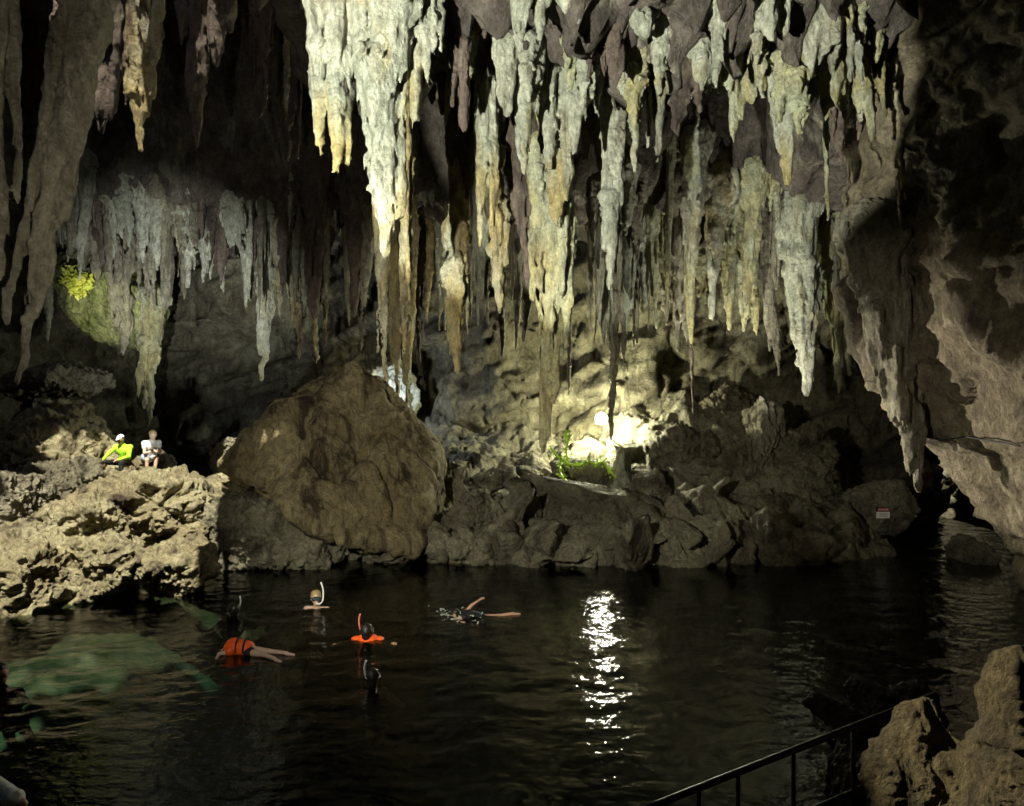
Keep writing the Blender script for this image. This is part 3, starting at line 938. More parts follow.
def poly_planes(poly, D, depth, seed, extra=5):
    r = np.random.RandomState(seed)
    w = np.array([P(x, y, D) for x, y in poly])
    c = w.mean(0)
    q = (w - c)[:, [0, 2]]
    area = 0.5 * np.sum(q[:, 0] * np.roll(q[:, 1], -1) - np.roll(q[:, 0], -1) * q[:, 1])
    if area < 0:
        q = q[::-1]
    pl = []
    for k in range(len(q)):
        a, b = q[k], q[(k + 1) % len(q)]
        e = b - a
        L = np.linalg.norm(e)
        if L < 1e-4:
            continue
        nx, nz = e[1] / L, -e[0] / L
        h = nx * a[0] + nz * a[1]
        ty = r.uniform(-0.35, 0.25)
        nv = np.array([nx, ty, nz])
        s = np.linalg.norm(nv)
        pl.append((nv / s, max(h, 0.02) / s))
    R = np.sqrt((q ** 2).sum(1)).mean()
    for s in (-1, 1):
        for k in range(extra):
            nv = np.array([r.normal(0, 0.42), s, r.normal(0, 0.42)])
            nv /= np.linalg.norm(nv)
            pl.append((nv, depth * r.uniform(0.75, 1.1)))
    return pl, c, R


RK = [0]


def rock(poly, D, depth, mat, label, n=44, name='rock', cat='rock', group=None, parent=None, **kw):
    RK[0] += 1
    if mat in ('bank', 'wall', 'grey') and name == 'rock':
        kw['rough'] = kw.get('rough', 0.06) * 2.2
        kw.setdefault('pits', 0.08)
        kw.setdefault('crack', 0.07)
        kw.setdefault('soft', 26)
        n = max(n, 72)
        kw.setdefault('scale', 0.55)
    pl, c, R = poly_planes(poly, D, depth, 400 + RK[0], kw.pop('faces', 5))
    v, f = rock_mesh(pl, 37 * RK[0] + 5, n, scale=(kw.pop('scale') * R if 'scale' in kw else R), **kw)
    o = obj(name, mk_mesh(name, v, f), M[mat], loc=c)
    return tag(o, label, cat, group)


rock([(350, 370), (372, 380), (390, 398), (420, 428), (436, 455), (437, 490), (422, 532), (385, 546), (335, 538), (285, 508), (246, 482), (240, 455), (262, 424), (300, 396)],
     18.6, 1.9, 'boulder', 'huge peaked brown boulder with dark run-down streaks, the largest rock by the water', n=110, name='boulder', cat='boulder', faces=2, rough=0.046, streak=0.5, soft=70, crack=0.08, pits=0.03)

kw = dict(rough=0.10, pits=0.13, soft=16, crack=0.06)
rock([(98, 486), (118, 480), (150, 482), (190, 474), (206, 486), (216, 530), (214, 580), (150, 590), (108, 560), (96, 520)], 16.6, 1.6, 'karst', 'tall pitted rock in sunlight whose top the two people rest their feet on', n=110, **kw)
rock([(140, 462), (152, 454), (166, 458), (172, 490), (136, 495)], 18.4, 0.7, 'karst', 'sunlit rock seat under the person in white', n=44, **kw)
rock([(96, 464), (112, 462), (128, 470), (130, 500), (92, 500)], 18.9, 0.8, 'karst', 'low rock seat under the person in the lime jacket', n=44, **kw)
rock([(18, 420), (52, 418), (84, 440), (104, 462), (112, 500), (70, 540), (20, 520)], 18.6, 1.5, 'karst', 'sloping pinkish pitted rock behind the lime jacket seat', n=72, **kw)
rock([(-14, 474), (22, 476), (32, 500), (22, 545), (-14, 560)], 14.8, 1.0, 'grey', 'smooth grey boulder half hidden by the picture edge', n=44, rough=0.05)
rock([(30, 470), (62, 464), (84, 480), (80, 530), (36, 530)], 16.4, 1.0, 'bank', 'shadowed dark rock in the hollow of the sunlit bank', n=44, rough=0.06)
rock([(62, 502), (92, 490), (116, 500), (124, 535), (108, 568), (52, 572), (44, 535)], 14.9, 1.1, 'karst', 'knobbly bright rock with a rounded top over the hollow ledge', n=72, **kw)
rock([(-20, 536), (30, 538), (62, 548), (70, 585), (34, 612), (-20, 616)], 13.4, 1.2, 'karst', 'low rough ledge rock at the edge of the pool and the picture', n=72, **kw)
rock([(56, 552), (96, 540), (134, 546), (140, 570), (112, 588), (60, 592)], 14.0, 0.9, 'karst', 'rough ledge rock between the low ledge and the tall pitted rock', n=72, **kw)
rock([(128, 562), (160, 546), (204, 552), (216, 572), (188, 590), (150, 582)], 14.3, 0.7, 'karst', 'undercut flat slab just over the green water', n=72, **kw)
rock([(202, 482), (222, 474), (240, 480), (246, 496), (204, 502)], 18.0, 0.7, 'karst', 'small sunlit slab between the tall pitted rock and the boulder', n=44, rough=0.05)
rock([(204, 510), (236, 498), (286, 500), (300, 520), (250, 570), (206, 570)], 16.9, 1.1, 'bank', 'sloping rock with a sunlit sandy back below the boulder', n=72, rough=0.05)
rock([(214, 452), (232, 440), (252, 446), (256, 480), (226, 484)], 18.9, 0.6, 'grey', 'leaning stone propped against the boulder side', n=44, rough=0.05)
rock([(250, 522), (290, 510), (328, 520), (338, 556), (290, 566), (246, 564)], 16.6, 0.9, 'bank', 'dark wet rock at the waterline under the boulder', n=72, rough=0.08, pits=0.05)
rock([(308, 516), (324, 514), (336, 530), (330, 546), (310, 540)], 16.9, 0.4, 'bank', 'egg-shaped stone wedged under the boulder', n=26, rough=0.03)
rock([(28, 372), (60, 366), (88, 374), (90, 392), (60, 398), (30, 402)], 20.5, 1.1, 'grey', 'overhanging ledge of rock above the dark hollow behind the people', n=72, rough=0.07)
rock([(30, 396), (52, 392), (56, 440), (34, 446)], 20.6, 0.7, 'grey', 'dark rock pillar under the overhanging ledge', n=44, rough=0.07)

rock([(418, 538), (450, 512), (482, 490), (503, 480), (506, 492), (470, 528), (440, 552), (420, 552)], 18.0, 0.7, 'bank', 'long slab tilted up away from the boulder foot', n=72, rough=0.05)
rock([(424, 486), (444, 470), (462, 474), (474, 494), (450, 508), (428, 508)], 19.6, 0.6, 'bank', 'split stone behind the tilted slab', n=44, rough=0.09)
rock([(466, 482), (492, 470), (514, 470), (506, 482), (474, 496)], 20.4, 0.5, 'bank', 'thin flat flake of rock with a bright upper face', n=44, rough=0.06)
rock([(478, 512), (494, 500), (512, 508), (522, 540), (474, 552)], 18.2, 0.6, 'bank', 'rib-shaped rock standing at the end of the tilted slab', n=44, rough=0.09)
rock([(512, 502), (528, 484), (552, 478), (578, 504), (582, 524), (556, 534), (516, 530)], 19.2, 0.8, 'bank', 'grooved brown block under the hanging green vine', n=72, rough=0.06)
rock([(552, 464), (582, 460), (606, 464), (618, 482), (596, 502), (574, 496), (560, 482)], 20.6, 0.7, 'bank', 'pale angular block with holes, the vine lies along its top', n=44, rough=0.03, soft=22)
rock([(508, 540), (560, 530), (600, 540), (606, 556), (560, 566), (510, 564)], 17.4, 0.7, 'bank', 'flat crusty rock low at the water below the grooved block', n=72, rough=0.03, pits=0.03, crack=0.02)
rock([(645, 450), (672, 428), (706, 436), (716, 470), (690, 502), (652, 490)], 21.6, 1.0, 'wall', 'large fractured block right of the two pale stalagmites', n=72, rough=0.07, crack=0.04)
rock([(700, 408), (726, 388), (752, 400), (764, 440), (730, 470), (704, 452)], 22.6, 1.1, 'wall', 'steep fractured block on the upper bank', n=72, rough=0.07, crack=0.05)
rock([(632, 480), (656, 468), (668, 490), (660, 512), (636, 510)], 19.8, 0.5, 'bank', 'square reddish stone beside the shorter stalagmite', n=44, rough=0.05)
rock([(720, 462), (744, 440), (770, 446), (776, 500), (728, 510)], 21.0, 0.8, 'wall', 'ribbed rock buttress in the dim part of the bank', n=72, rough=0.10, streak=0.4)
rock([(752, 410), (764, 396), (776, 412), (782, 490), (756, 496)], 20.8, 0.5, 'grey', 'narrow flowstone pillar standing on the dim bank', n=44, rough=0.07, streak=0.3)
rock([(784, 450), (806, 430), (824, 448), (832, 500), (788, 510)], 20.4, 0.7, 'bank', 'dark knotty rock between the flowstone pillar and the tunnel', n=44, rough=0.10)
rock([(846, 496), (868, 484), (894, 482), (904, 500), (894, 532), (868, 530)], 18.8, 0.7, 'bank', 'rounded rock that carries the warning sign at the tunnel mouth', n=72, rough=0.035)
rock([(956, 548), (975, 540), (992, 556), (985, 580), (958, 578)], 17.0, 0.6, 'bank', 'lone dark rock inside the tunnel mouth', n=44, rough=0.06)

rock([(58, 262), (84, 254), (120, 270), (156, 300), (152, 348), (104, 340), (60, 310)], 23.0, 1.2, 'moss', 'mossy yellow-green rock face lit inside the high recess', n=72, rough=0.07)

rock([(352, 362), (380, 358), (404, 372), (416, 400), (408, 420), (360, 412)], 25.2, 0.5, 'pale', 'bluish white crust of rock lit by a lamp hidden behind the boulder', n=44, rough=0.14, streak=0.5)

# the near shore, under the entrance
nk = dict(rough=0.036, pits=0.025, soft=40, crack=0.03)
rock([(1012, 655), (1030, 634), (1070, 640), (1110, 700), (1130, 1150), (990, 1150), (998, 800), (1002, 716)], 4.3, 0.38, 'near', 'tall cleft rock at the entrance with a sunlit yellow peak', n=110, **nk)
rock([(880, 800), (898, 752), (918, 718), (938, 706), (956, 718), (968, 760), (972, 1100), (866, 1100)], 4.8, 0.32, 'near', 'rounded entrance rock with one bright rough edge', n=110, **nk)
rock([(944, 730), (962, 700), (972, 720), (970, 1000), (948, 1000)], 4.7, 0.3, 'near', 'narrow dark rock wedged between the two entrance rocks', n=72, **nk)
sh = [((836, 732), (862, 716), (890, 724), (884, 752), (840, 756)), ((858, 700), (870, 682), (884, 690), (886, 708), (862, 712)), ((890, 704), (916, 694), (936, 702), (930, 728), (894, 728)),
      ((838, 764), (870, 752), (890, 770), (870, 812), (836, 812)), ((826, 722), (840, 704), (856, 712), (850, 730)), ((878, 740), (900, 730), (916, 742), (900, 766), (880, 764))]
lb = ['flat greenish rock lying under the handrail', 'small ring-topped stone at the rim of the near shore', 'low brown rock behind the handrail end post', 'dark rock at the foot of the rounded entrance rock',
      'pointed little rock jutting over the dark pool', 'lump of rock between the flat greenish one and the bright-edged one']
for k, pl_ in enumerate(sh):
    rock(list(pl_), 6.6 - 0.15 * k, 0.35, 'near', lb[k], n=44, rough=0.08, pits=0.06)

# loose stones along the far shore: a few shapes, turned and scaled
SP = []
for k in range(9):
    r = np.random.RandomState(70 + k)
    pl = []
    for j in range(15):
        nv = r.normal(size=3)
        nv /= np.linalg.norm(nv)
        pl.append((nv, r.uniform(0.7, 1.1)))
    v, f = rock_mesh(pl, 600 + 20 * k, 26, rough=0.06, soft=30, pits=0.04)
    me = mk_mesh('loose_stone', v, f)
    me.materials.append(M['bank'])
    SP.append(me)
r = np.random.RandomState(8)
for k in range(165):
    x = r.uniform(-6.5, 8.3)
    y = 17.0 + abs(r.normal(0, 1.0)) * (2.6 if x > 2.5 else 1.6) + (0.8 if x < -4.5 else 0) + 0.08 * abs(x - 2)
    if y > 24.5 or (-7.2 < x < -2.0 and y < 20.6 and y > 18.2):
        continue
    s = min(0.18 + abs(r.normal(0, 0.27)), 0.95) * (1 if x > -5 else 0.6)
    z = max(zbank(x, y), -0.1)
    o = obj('loose_stone', SP[r.randint(9)], loc=(x, y, z + 0.15 * s))
    o.scale = (s * r.uniform(0.8, 1.5), s * r.uniform(0.8, 1.3), s * r.uniform(0.6, 1.1))
    o.rotation_euler = (r.normal(0, 0.5), r.normal(0, 0.5), r.uniform(0, 6.3))
    tag(o, 'rough brown stone lying loose on the far bank', 'stone', 'loose stones on the far bank')

for k in range(125):                                 # the row that stands in the water's edge
    x = r.uniform(-4.2, 7.6)
    y = 16.75 + 0.08 * abs(x - 2) + (0.8 if x < -4.5 else 0) + r.normal(0, 0.22)
    s = r.uniform(0.12, 0.40)
    o = obj('loose_stone', SP[r.randint(9)], loc=(x, y + r.uniform(-0.2, 0.1), r.uniform(-0.1, 0.75)))
    o.scale = (s * r.uniform(0.8, 1.6), s * r.uniform(0.8, 1.2), s * r.uniform(0.7, 1.3))
    o.rotation_euler = (r.normal(0, 0.6), r.normal(0, 0.6), r.uniform(0, 6.3))
    tag(o, 'rough brown stone lying loose on the far bank', 'stone', 'loose stones on the far bank')

# stalagmites by the floodlight
def stalagmite(pts, D, label):
    base = P(pts[0][0], pts[0][1], D)
    segs = []
    w = [(P(x, y, D) - base, r_ / FPX * D) for x, y, r_ in pts]
    for a, b in zip(w[:-1], w[1:]):
        segs.append((a[0], b[0], a[1], b[1]))
    sd_ = 777 + int(pts[0][0])
    q = np.array([a for a, _ in w])
    nz = lambda p: 0.09 * gn(p * np.array([3, 3, 1.4], np.float32), sd_) + 0.05 * gn(p * np.array([8, 8, 4], np.float32), sd_ + 1) + 0.02 * gn(p * 18, sd_ + 2)
    v, f = sdf_mesh(q.min(0) - 0.7, q.max(0) + 0.7, 0.028, segs, 0.10, nz, 0.16)
    return tag(obj('stalagmite', mk_mesh('stalagmite', v, f), M['pale'], loc=base), label, 'stalagmite')


stalagmite([(622, 505, 12), (621, 490, 9), (623, 480, 7), (621, 470, 8), (623, 460, 7), (622, 450, 5)], 20.0, 'pale knobbly stalagmite beside the floodlight, the taller one')
stalagmite([(606, 545, 14), (606, 520, 12), (612, 500, 10), (618, 492, 7)], 19.4, 'leaning pale stalagmite stump before the taller one')
stalagmite([(636, 548, 9), (634, 520, 8), (633, 500, 5)], 19.2, 'short dark-footed stalagmite near the water')
stalagmite([(596, 556, 10), (594, 535, 8), (592, 522, 5)], 18.8, 'tiny stalagmite below the leaning stump')
# ------------------------------------------------------------------ people
def skin_mat(name, col):
    m = flat_mat(name, col, 0.5, 0.4, var=0.08)
    return m


M['skin'] = skin_mat('tanned_skin', (0.42, 0.25, 0.17))
M['skin_pale'] = skin_mat('light_skin', (0.56, 0.39, 0.30))
M['hair'] = flat_mat('black_hair', (0.012, 0.010, 0.009), 0.4, 0.5)
M['hair_fair'] = flat_mat('fair_hair', (0.36, 0.26, 0.13), 0.5, 0.4)
M['lime'] = flat_mat('lime_jacket', (0.42, 0.78, 0.05), 0.7, 0.2)
M['white'] = flat_mat('white_cloth', (0.78, 0.78, 0.76), 0.8, 0.2)
M['black_cloth'] = flat_mat('black_cloth', (0.014, 0.014, 0.016), 0.7, 0.3)
M['denim'] = flat_mat('light_denim', (0.36, 0.45, 0.60), 0.8, 0.2)
M['orange'] = flat_mat('orange_nylon', (0.90, 0.13, 0.02), 0.55, 0.4)
M['white_plastic'] = flat_mat('white_plastic', (0.82, 0.82, 0.80), 0.35, 0.5, var=0.03)
M['red_plastic'] = flat_mat('red_plastic', (0.85, 0.24, 0.18), 0.35, 0.5, var=0.03)
M['black_rubber'] = flat_mat('black_rubber', (0.012, 0.012, 0.012), 0.5, 0.4)
M['mask_glass'] = flat_mat('mask_glass', (0.05, 0.07, 0.08), 0.08, 0.8)


def V3(*a):
    return np.array(a, float)


def hand(w, dirv, side, curl=0.5, s=1.0):
    """Palm, four unequal bent fingers and a thumb that leaves the side of the palm."""
    d = dirv / np.linalg.norm(dirv)
    s = s * 1.0
    sd_ = np.cross(d, side)
    sd_ /= np.linalg.norm(sd_)
    up = np.cross(sd_, d)
    segs = [(w, w + d * 0.075 * s, 0.026 * s, 0.034 * s), (w + sd_ * 0.02 * s + d * 0.03 * s, w - sd_ * 0.02 * s + d * 0.07 * s, 0.022 * s, 0.022 * s)]
    for k, L in enumerate((0.070, 0.080, 0.074, 0.058)):
        b = w + d * 0.085 * s + sd_ * (0.033 - 0.022 * k) * s
        m_ = b + (d * (1 - 0.3 * curl) - up * 0.5 * curl) * L * 0.5 * s
        t_ = m_ + (d * (1 - 0.9 * curl) - up * 1.0 * curl) * L * 0.5 * s
        segs += [(b - d * 0.02, m_, 0.010 * s, 0.009 * s), (m_, t_, 0.009 * s, 0.007 * s)]
    b = w + d * 0.03 * s + sd_ * 0.03 * s
    m_ = b + (d * 0.7 + sd_ * 0.6) * 0.04 * s
    segs += [(b, m_, 0.013 * s, 0.011 * s), (m_, m_ + (d * 0.95 + sd_ * 0.1 - up * 0.3) * 0.03 * s, 0.011 * s, 0.008 * s)]
    return segs


def head_segs(c, fwd, up):
    f = fwd / np.linalg.norm(fwd)
    up = up - f * (up @ f)
    up /= np.linalg.norm(up)
    rt = np.cross(f, up)
    sg = [(c + up * 0.045 - f * 0.02, c + up * 0.03 + f * 0.015, 0.088, 0.082), (c + up * 0.0 + f * 0.02, c - up * 0.085 + f * 0.045, 0.074, 0.040),
          (c + f * 0.092 + up * 0.015, c + f * 0.118 - up * 0.022, 0.010, 0.015),                       # nose
          (c + f * 0.083 - up * 0.062 - rt * 0.02, c + f * 0.083 - up * 0.062 + rt * 0.02, 0.011, 0.011),  # lips
          (c + f * 0.080 + up * 0.030 - rt * 0.035, c + f * 0.080 + up * 0.030 + rt * 0.035, 0.014, 0.014)]  # brow
    for s in (-1, 1):
        sg.append((c + rt * 0.083 * s + up * 0.02, c + rt * 0.085 * s - up * 0.025, 0.014, 0.009))      # ears
    return sg, f, up, rt


def body_mesh(segs, h=0.011, k=0.022, cut=None, noise=None, reach=0.0):
    q = np.array([[a, b] for a, b, _, _ in segs]).reshape(-1, 3)
    v, f = sdf_mesh(q.min(0) - 0.24, q.max(0) + 0.24, h, segs, k, noise, reach)
    return v, f


def grow(segs, d):
    return [(a, b, ra + d, rb + d) for a, b, ra, rb in segs]


def cloth(name, segs, mat, parent, h=0.011, fold=0.010, seed=1):
    nz = lambda p: fold * gn(p * np.array([9, 9, 6], np.float32), seed) + 0.5 * fold * gn(p * 20, seed + 1)
    v, f = body_mesh(segs, h, 0.03, noise=nz, reach=2 * fold)
    return obj(name, mk_mesh(name, v, f), M[mat], parent)


def person(j, skin, label, loc, rz=0.0, s=1.0):
    """j: joint positions in metres about the seat or the water line; facing -y at rz = 0."""
    t = thing('person', label, 'person', loc, rz)
    t.scale = (s, s, s)
    sg = []
    hs, f, up, rt = head_segs(j['head'], j['look'], j.get('up', V3(0, 0, 1)))
    ch, pv = j['chest'], j['pelvis']
    tors = [(pv, ch, 0.125, 0.135), (pv - j['rt'] * 0.09, pv + j['rt'] * 0.09, 0.095, 0.095), (ch - j['rt'] * 0.07, ch + j['rt'] * 0.07, 0.115, 0.115),
            (j['shL'], j['shR'], 0.062, 0.062), (ch, j['neck'], 0.10, 0.055)]
    sg += tors + [(j['neck'], j['head'] - up * 0.05, 0.052, 0.048)] + hs
    arm, leg = {}, {}
    for q in 'LR':
        if 'el' + q in j:
            arm[q] = [(j['sh' + q], j['el' + q], 0.052, 0.040), (j['el' + q], j['wr' + q], 0.038, 0.026)]
            sg += arm[q] + hand(j['wr' + q], j['wr' + q] - j['el' + q], j.get('palm' + q, V3(0, 0, 1)), 0.6)
        if 'kn' + q in j:
            hp = pv + j['rt'] * (0.09 if q == 'L' else -0.09)
            leg[q] = [(hp, j['kn' + q], 0.082, 0.054), (j['kn' + q], j['an' + q], 0.052, 0.036)]
            sg += leg[q]
            if 'to' + q in j:
                sg += [(j['an' + q] - V3(0, 0, 0.02), j['to' + q], 0.038, 0.026)]
    v, fc = body_mesh(sg)
    obj('body', mk_mesh('body', v, fc), M[skin], t)
    es = [(j['head'] + f * 0.086 + up * 0.010 + rt * 0.032 * s_, j['head'] + f * 0.087 + up * 0.010 + rt * 0.034 * s_, 0.011, 0.011) for s_ in (-1, 1)]
    for e in es:
        v, fc = sdf_mesh(np.minimum(e[0], e[1]) - 0.03, np.maximum(e[0], e[1]) + 0.03, 0.005, [e], 0)
        obj('eye', mk_mesh('eye', v, fc), M['black_rubber'], t)
    return t, tors, arm, leg, (f, up, rt)


def hair(t, j, fr, mat, long=0.0, name='hair'):
    f, up, rt = fr
    c = j['head']
    sg = [(c + up * 0.055 - f * 0.035, c + up * 0.06 + f * 0.0, 0.094, 0.086), (c - f * 0.05 + up * 0.02, c - f * 0.05 - up * (0.05 + long), 0.085, 0.06)]
    nz = lambda p: 0.010 * gn(p * 30, 5)
    v, fc = sdf_mesh(c - 0.35, c + 0.35, 0.012, sg, 0.02, nz, 0.02)
    return obj(name, mk_mesh(name, v, fc), M[mat], t)


def cap(t, j, fr, mat):
    f, up, rt = fr
    c = j['head']
    sg = [(c + up * 0.066 - f * 0.03, c + up * 0.064 + f * 0.012, 0.090, 0.084), (c + up * 0.055 + f * 0.08 - rt * 0.03, c + up * 0.045 + f * 0.15, 0.022, 0.014), (c + up * 0.055 + f * 0.08 + rt * 0.03, c + up * 0.045 + f * 0.15, 0.022, 0.014)]
    v, fc = sdf_mesh(c - 0.3, c + 0.3, 0.011, sg, 0.02)
    return obj('cap', mk_mesh('cap', v, fc), M[mat], t)


def tube(name, pts, r, mat, parent=None, n=10, closed_ends=True):
    p = catmull(pts, max(8, 6 * len(pts))) if len(pts) > 2 else np.asarray(pts, float)
    d = np.gradient(p, axis=0)
    d /= np.linalg.norm(d, axis=1, keepdims=True)
    ref = V3(0, 0, 1) if abs(d[:, 2]).mean() < 0.8 else V3(1, 0, 0)
    a = np.cross(d, ref)
    a /= np.linalg.norm(a, axis=1, keepdims=True)
    b = np.cross(d, a)
    th = np.linspace(0, 2 * PI, n, endpoint=False)
    rr = np.broadcast_to(np.asarray(r, float), (len(p),))
    v = p[:, None] + rr[:, None, None] * (a[:, None] * np.cos(th)[None, :, None] + b[:, None] * np.sin(th)[None, :, None])
    nl = len(p)
    idx = np.arange(nl * n).reshape(nl, n)
    q = np.stack([idx[:-1], idx[1:], np.roll(idx, -1, 1)[1:], np.roll(idx, -1, 1)[:-1]], -1).reshape(-1, 4)
    v = v.reshape(-1, 3)
    v = np.concatenate([v, p[:1], p[-1:]])
    c0, c1 = len(v) - 2, len(v) - 1
    caps = [[idx[0, k], idx[0, (k + 1) % n], c0, c0] for k in range(n)] + [[idx[-1, (k + 1) % n], idx[-1, k], c1, c1] for k in range(n)]
    m = bpy.data.meshes.new(name)
    m.from_pydata(v.tolist(), [], q.tolist() + [c[:3] for c in caps])
    for pl in m.polygons:
        pl.use_smooth = True
    m.update()
    return obj(name, m, M[mat] if isinstance(mat, str) else mat, parent)


def snorkel(t, j, fr, mat, side=1, h=0.42):
    f, up, rt = fr
    c = j['head']
    s = rt * side
    tube('snorkel', [c + f * 0.10 - up * 0.062, c + f * 0.13 + s * 0.05 - up * 0.075, c + f * 0.08 + s * 0.11 - up * 0.03, c + s * 0.125 + up * 0.08 + f * 0.02, c + s * 0.12 + up * (h - 0.2) - f * 0.02, c + s * 0.09 + up * (h - 0.10) - f * 0.06], 0.014, mat, t)


def mask(t, j, fr, mat='mask_glass', rim='black_rubber'):
    f, up, rt = fr
    c = j['head'] + f * 0.095 + up * 0.012
    v, fc = sdf_mesh(c - 0.14, c + 0.14, 0.009, [(c - rt * 0.042, c + rt * 0.042, 0.040, 0.040)], 0)
    mk = obj('diving_mask', mk_mesh('diving_mask', v, fc), M[rim], t)
    c2 = c + f * 0.012
    v, fc = sdf_mesh(c2 - 0.14, c2 + 0.14, 0.009, [(c2 - rt * 0.040, c2 + rt * 0.040, 0.033, 0.033)], 0)
    obj('lens', mk_mesh('lens', v, fc), M[mat], mk)
    ring = [j['head'] + up * 0.02 + 0.103 * (f * math.cos(a) + rt * math.sin(a)) for a in np.linspace(0.9, 2 * PI - 0.9, 9)]
    tube('strap', ring, 0.011, rim, mk, 6)


X_ = V3(1, 0, 0)
# the two sitting on the sunlit bank
j = dict(rt=X_, pelvis=V3(0, 0.05, 0.10), chest=V3(0.02, -0.06, 0.44), neck=V3(0.02, -0.11, 0.60), head=V3(0.0, -0.17, 0.74), look=V3(-0.25, -1, -0.30),
         shL=V3(0.21, -0.07, 0.53), shR=V3(-0.17, -0.10, 0.53), elL=V3(0.24, -0.22, 0.28), wrL=V3(0.03, -0.34, 0.20), elR=V3(-0.27, -0.30, 0.36), wrR=V3(-0.32, -0.46, 0.22),
         knL=V3(0.14, -0.40, 0.12), anL=V3(0.16, -0.46, -0.32), toL=V3(0.20, -0.62, -0.36), knR=V3(-0.30, -0.42, 0.14), anR=V3(-0.42, -0.50, -0.22), toR=V3(-0.50, -0.62, -0.26))
SEAT1 = P(124, 466, 18.2)
t, tors, arm, leg, fr = person(j, 'skin', 'seated person in a bright lime jacket, dark trousers and pale cap on the sunlit bank', SEAT1, 0.0, 0.9)
cloth('jacket', grow(tors, 0.018) + grow(arm['L'], 0.016) + grow(arm['R'], 0.016), 'lime', t)
cloth('trousers', grow(tors[1:2], 0.022) + grow(leg['L'], 0.014) + grow([leg['R'][0]], 0.014), 'black_cloth', t, seed=3)
hair(t, j, fr, 'hair')
cap(t, j, fr, 'white')
tube('sunglasses', [j['head'] + fr[0] * 0.098 + fr[1] * 0.012 + fr[2] * x for x in (-0.065, -0.03, 0.0, 0.03, 0.065)], 0.017, 'black_rubber', t, 8)

j = dict(rt=V3(0.75, 0.6, 0), pelvis=V3(0, 0.0, 0.10), chest=V3(0.09, -0.08, 0.42), neck=V3(0.16, -0.13, 0.57), head=V3(0.20, -0.17, 0.71), look=V3(0.75, -0.8, -0.30),
         shL=V3(0.25, 0.02, 0.50), shR=V3(-0.02, -0.20, 0.50), elL=V3(0.34, -0.08, 0.26), wrL=V3(0.32, -0.30, 0.30), elR=V3(0.06, -0.36, 0.24), wrR=V3(0.27, -0.36, 0.28),
         knL=V3(0.34, -0.26, 0.10), anL=V3(0.30, -0.32, -0.34), toL=V3(0.40, -0.44, -0.38), knR=V3(0.16, -0.42, 0.06), anR=V3(0.16, -0.44, -0.40), toR=V3(0.24, -0.58, -0.43))
SEAT2 = P(149, 461, 17.8)
t, tors, arm, leg, fr = person(j, 'skin_pale', 'seated person in a white top and short pale denim shorts leaning forward', SEAT2, 0.0, 0.9)
cloth('top', grow(tors, 0.016) + grow([(a[0][0], a[0][0] * 0.6 + a[0][1] * 0.4, 0.052, 0.05) for a in (arm['L'], arm['R'])], 0.016), 'white', t, seed=7)
cloth('shorts', grow(tors[1:2], 0.026) + grow([(q[0][0], q[0][0] * 0.62 + q[0][1] * 0.38, 0.084, 0.078) for q in (leg['L'], leg['R'])], 0.014), 'denim', t, seed=8)
hair(t, j, fr, 'hair_fair', 0.05)
tag(tube('phone', [SEAT2 + 0.9 * V3(0.27, -0.455, 0.33), SEAT2 + 0.9 * V3(0.345, -0.445, 0.34)], 0.020, 'black_rubber', None, 6), 'small dark phone held by the person in the white top', 'phone')


def wl(x, y):
    """Point of the water line seen at pixel x, y."""
    return P(x, y, EYE * FPX / (y - 403.0))


def floater(hx=0.0, look=V3(0, -1, 0.1), up=V3(0, 0, 1), hz=0.10, arms=None):
    j = dict(rt=X_, pelvis=V3(0, 0.25, -0.62), chest=V3(0, 0.10, -0.27), neck=V3(0, 0.04, -0.08), head=V3(hx, 0, hz), look=look, up=up,
             shL=V3(0.18, 0.08, -0.15), shR=V3(-0.18, 0.08, -0.15), knL=V3(0.12, 0.45, -0.95), knR=V3(-0.12, 0.40, -1.0), anL=V3(0.14, 0.85, -1.1), anR=V3(-0.14, 0.8, -1.2),
             elL=V3(0.36, -0.02, -0.22), elR=V3(-0.36, -0.02, -0.22), wrL=V3(0.45, -0.24, -0.16), wrR=V3(-0.45, -0.24, -0.16))
    if arms:
        j.update(arms)
    return j


# prone swimmer in the orange vest: lies on the water, head to one side
j = dict(rt=V3(0, 0, 0) + V3(0.25, 1.0, 0) / 1.03, pelvis=V3(0.34, -0.10, 0.03), chest=V3(0, 0, 0.05), neck=V3(-0.17, 0.03, 0.06), head=V3(-0.29, 0.03, 0.03), look=V3(-0.7, 0, -0.75), up=V3(-0.7, 0.1, 0.7),
         shL=V3(-0.08, 0.19, 0.03), shR=V3(-0.12, -0.17, 0.03), elL=V3(-0.34, 0.24, -0.12), wrL=V3(-0.52, 0.16, -0.20), elR=V3(-0.30, -0.27, 0.03), wrR=V3(-0.30, -0.48, -0.04),
         knL=V3(0.74, -0.14, 0.04), anL=V3(1.14, -0.24, 0.04), toL=V3(1.32, -0.30, 0.02), knR=V3(0.68, -0.34, 0.04), anR=V3(1.02, -0.62, 0.05), toR=V3(1.18, -0.74, 0.03))
t, tors, arm, leg, fr = person(j, 'skin_pale', 'face-down swimmer in an orange life vest with pale legs trailing', wl(238, 651), 0.0, 0.68)
vest = cloth('life_vest', grow([(j['chest'] + V3(0.22, -0.08, 0.02), j['chest'] + V3(-0.10, 0, 0.05), 0.15, 0.155), (j['shL'] + V3(0.02, 0, 0.03), j['shR'] + V3(0.02, 0, 0.03), 0.085, 0.085), (V3(-0.22, 0.14, 0.10), V3(-0.2, -0.12, 0.10), 0.05, 0.05)], 0.03), 'orange', t, fold=0.012)
